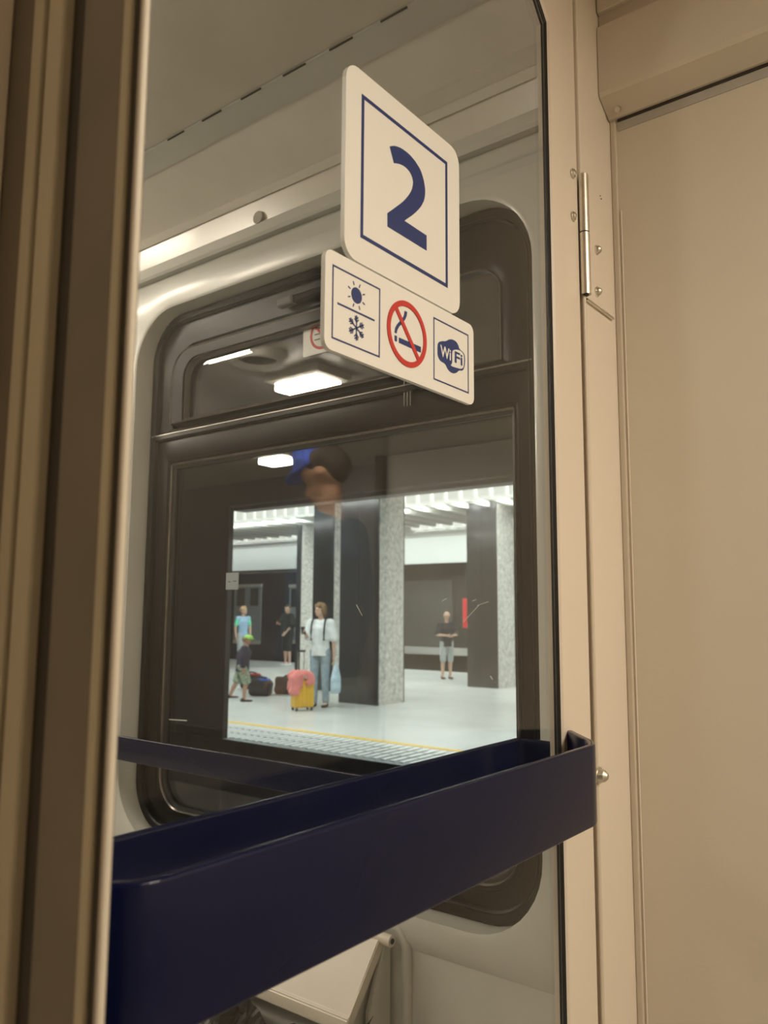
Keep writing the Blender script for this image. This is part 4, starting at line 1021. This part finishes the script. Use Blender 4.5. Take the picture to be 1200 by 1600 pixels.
def local(e, p): return Matrix.Translation(e.location) @ Matrix.Rotation(e.rotation_euler.z, 4, 'Z') @ Matrix.Diagonal((e.scale.x,)*3+(1,)) @ p
ph = local(woman, WJ['wrR']+V(0.0, -0.09, 0.045))
bm = bmesh.new(); add_box(bm, (-0.037, 0.037), (-0.005, 0.005), (-0.075, 0.075), 0.004)
for v in bm.verts: v.co = Matrix.Rotation(woman.rotation_euler.z, 3, 'Z') @ Matrix.Rotation(0.5, 3, 'X') @ v.co + ph
o = bm_obj('phone', bm, 'black'); tag(o, 'black phone held up by the woman in white', 'phone')
# thin plastic carrier bag in her other hand
hp_ = local(woman, WJ['wrL']+V(0.06, -0.06, -0.13))
bm = bmesh.new()
bz = [(0.0, 0.012, 0.01), (-0.06, 0.03, 0.02), (-0.13, 0.075, 0.045), (-0.26, 0.11, 0.06), (-0.42, 0.115, 0.06), (-0.50, 0.10, 0.05)]
rings = []
for z, a, b in bz:
    rings.append([bm.verts.new((hp_.x+a*math.cos(2*PI*i/16)*(1+0.15*noise.noise(Vector((i*1.1, z*9, 2)))), hp_.y+b*math.sin(2*PI*i/16)*(1+0.2*noise.noise(Vector((i*1.3, z*9, 5)))), hp_.z+z)) for i in range(16)])
for a, b in zip(rings, rings[1:]):
    for i in range(16): bm.faces.new((a[i], a[(i+1) % 16], b[(i+1) % 16], b[i]))
bm.faces.new(rings[0]); bm.faces.new(rings[-1][::-1])
o = bm_obj('carrier_bag', bm, 'plastic_bag', None, True); tag(o, 'pale blue plastic carrier bag hanging from the hand of the woman in white', 'bag')

# yellow suitcase with pink jacket
cp = P(472, 1110, z=ZP); sd = wp.xy.copy()
ca = facing(0.55, 1.0)
case = empty('suitcase', cp, ca); tag(case, 'yellow wheeled suitcase with its handle pulled out beside the woman', 'suitcase')
def cbox(name, x, y, z, m, bev=0.0, par=case):
    o = box(name, x, y, z, m, par, bev, 3, inv=False); return o
cbox('shell', (-0.17, 0.17), (-0.105, 0.105), (0.05, 0.50), 'yellow_case', 0.03)
for k in (-0.10, -0.03, 0.04, 0.11): cbox('shell_rib', (k-0.012, k+0.012), (-0.111, 0.111), (0.09, 0.46), 'yellow_case', 0.004)
for sx in (-1, 1):
    for sy in (-1, 1):
        o = cyl('wheel', (sx*0.13-0.012, sy*0.08, 0.026), (sx*0.13+0.012, sy*0.08, 0.026), 0.026, 'black', None, 14); o.parent = case
        cbox('wheel_fork', (sx*0.13-0.016, sx*0.13+0.016), (sy*0.08-0.012, sy*0.08+0.012), (0.03, 0.06), 'black')
for sx in (-1, 1):
    o = cyl('handle_tube', (sx*0.055, 0.08, 0.49), (sx*0.055, 0.08, 0.94), 0.009, 'steel', None, 8); o.parent = case
cbox('handle_grip', (-0.075, 0.075), (0.066, 0.094), (0.93, 0.965), 'black', 0.008)
bm = bmesh.new()
for i in range(46):
    t = random.random(); a = random.uniform(-1, 1)
    ell(bm, (-0.03+a*0.13, random.uniform(-0.10, 0.06), 0.55+0.03*random.random()), (0.055, 0.06, 0.035))
for i in range(40):
    t = i/39; ell(bm, (-0.14+random.uniform(-0.07, 0.07)-0.03*t, -0.130-0.02*random.random(), 0.54-0.26*t), (0.045, 0.030, 0.05))
for i in range(24):
    t = i/23; ell(bm, (0.06+random.uniform(-0.05, 0.05), -0.130, 0.54-0.12*t), (0.045, 0.022, 0.04))
for i in range(18):
    t = i/17; ell(bm, (-0.20, random.uniform(-0.08, 0.04), 0.54-0.2*t), (0.03, 0.045, 0.04))
jk = remesh('jacket', bm, 'pink', None, 0.012, sm=4); jk.location = cp; jk.scale = (1.12, 1.08, 1.06); jk.rotation_euler = (0, 0, ca)
tag(jk, 'coral pink jacket draped over the yellow suitcase', 'jacket')

# person in black
bp = P(448, 1040, z=ZP)
person('person in black t-shirt and black shorts with white trainers', bp, facing(-0.9, 0.75), 1.80,
    dict(elL=V(0.25, -0.02, 1.15), wrL=V(0.19, -0.16, 0.98), elR=V(-0.23, -0.06, 1.16), wrR=V(-0.12, -0.24, 1.22)),
    dict(top='tee_black', fit=0.085, hem=0.84, sleeve=0.8, bottom='shorts_black', length=0.96, loose=0.05, shoe='shoe_white', hair='hair_dark', hairstyle='bun'), turn=0.4, female=True)
# man with grey shorts
mp = P(698, 1061, z=ZP)
man, MJ = person('man in dark t-shirt and grey shorts looking down at his hands', mp, facing(0.25, 1), 1.62,
    dict(elL=V(0.27, -0.02, 1.15), wrL=V(0.07, -0.24, 1.13), elR=V(-0.27, -0.02, 1.15), wrR=V(-0.07, -0.24, 1.13)),
    dict(top='tee_navy', fit=0.03, hem=0.84, sleeve=0.8, bottom='shorts_grey', length=0.98, loose=0.024, shoe='shoe_dark', hair='hair_fair', hairstyle='none'), turn=0.1, nod=0.45)
mp2 = local(man, V(0, -0.33, 1.15))
bm = bmesh.new(); add_box(bm, (-0.036, 0.036), (-0.07, 0.07), (-0.005, 0.005), 0.003)
for v in bm.verts: v.co = Matrix.Rotation(man.rotation_euler.z, 3, 'Z') @ Matrix.Rotation(-0.5, 3, 'X') @ v.co + mp2
o = bm_obj('phone', bm, 'black'); tag(o, 'black phone held low by the man in grey shorts', 'phone')
# child in blue shirt
kp_ = P(378, 1044, z=ZP)
person('fair haired person in light blue t-shirt with green sleeves', kp_, facing(0.7, 0.8), 1.74,
    dict(elL=V(0.22, -0.02, 1.14), wrL=V(0.17, -0.12, 0.92)),
    dict(top='tee_blue', sleeve_mat='sleeve_green', fit=0.022, hem=0.86, bottom='shorts_grey', length=0.95, loose=0.02, shoe='shoe_white', hair='hair_fair', hairstyle='bun'), turn=0.5, female=True)
# boy with green cap
gp_ = P(377, 1096, z=ZP)
boy, _bj = person('child in green cap, navy top and camouflage shorts walking', gp_, facing(1.0, -0.15), 1.16,
    dict(knL=V(0.09, 0.10, 0.52), anL=V(0.085, 0.24, 0.16), knR=V(-0.09, -0.10, 0.52), anR=V(-0.09, -0.06, 0.085), elL=V(0.25, 0.08, 1.18), wrL=V(0.26, -0.02, 0.95)),
    dict(top='hoodie', fit=0.05, hem=0.80, sleeve=1.75, bottom='camo', length=0.92, loose=0.045, shoe='shoe_dark', skin='skin2', hair='hair_brown', hairstyle='short', cap='cap_green', brim=0.0), nod=0.2, lean=0.12)
boy.scale = (boy.scale.x*1.25, boy.scale.y*1.25, boy.scale.z)
# traveller standing in the saloon, seen only as a reflection in the lower pane
sv = P(512, 742, x=2*XG+0.30)       # mirror image of the head
hx, hy, hz = 2*XG-sv.x, sv.y, sv.z
hgt = hz*1.75/1.63
person('traveller with blue cap and dark hair mirrored in the window', V(hx, hy, 0.0), face_to(0.22, 0.97), hgt, {},
    dict(top='tee_teal', fit=0.025, hem=0.86, sleeve=1.9, bottom='jeans', length=1.9, shoe='shoe_dark', hair='hair_dark', hairstyle='short', skin='skin3', cap='cap_blue', brim=0.0), nod=0.45)

# duffel bags on the platform
def duffel(label, c, L, R_, rz, accent):
    e = empty('duffel_bag', c, rz); tag(e, label, 'bag')
    bm = bmesh.new(); add_box(bm, (-L/2, L/2), (-R_, R_), (0.0, 2*R_), R_*0.45, 4)
    bmesh.ops.subdivide_edges(bm, edges=list(bm.edges), cuts=3, use_grid_fill=True)
    for v in bm.verts: v.co += Vector((0.02, 0.03, -0.05))*noise.noise(v.co*6+Vector((c.x, c.y, 0)))*(1 if v.co.z > 0.05 else 0)
    remesh('body', bm, 'duffel', e, 0.016, [((0, 0, 0.0), (0, 0, -1))])
    for s in (-1, 1):
        o = tube('handle', [V(-0.13, s*0.06, R_*1.85), V(-0.10, s*0.07, R_*2.15), V(0, s*0.04, R_*2.3), V(0.10, s*0.07, R_*2.15), V(0.13, s*0.06, R_*1.85)], 0.012, 'duffel', None, 6); o.parent = e
    if accent:
        bm = bmesh.new()
        for k in range(5): ell(bm, (-0.05+0.05*k, -0.02, R_*1.92), (0.05, R_*0.6, 0.03))
        remesh('side_cloth', bm, accent, e, 0.014)
    return e
rzb = math.atan2(rgt.y, rgt.x)
q1 = P(407, 1087, z=ZP); q2 = P(438, 1088, z=ZP); q3 = P(392, 1076, z=ZP)
duffel('black duffel bag with a blue cloth on top', q1+Vector((0, 0, 0)), 0.42, 0.155, rzb-0.1, 'duffel_blue')
duffel('plain black duffel bag next to the yellow suitcase', q2+Vector((0.42*fwd.x+0.14*rgt.x, 0.42*fwd.y+0.14*rgt.y, 0)), 0.60, 0.165, rzb-0.05, None)
duffel('black duffel bag with a red cloth on top behind the child', q3, 0.44, 0.15, rzb+0.3, 'duffel_red')
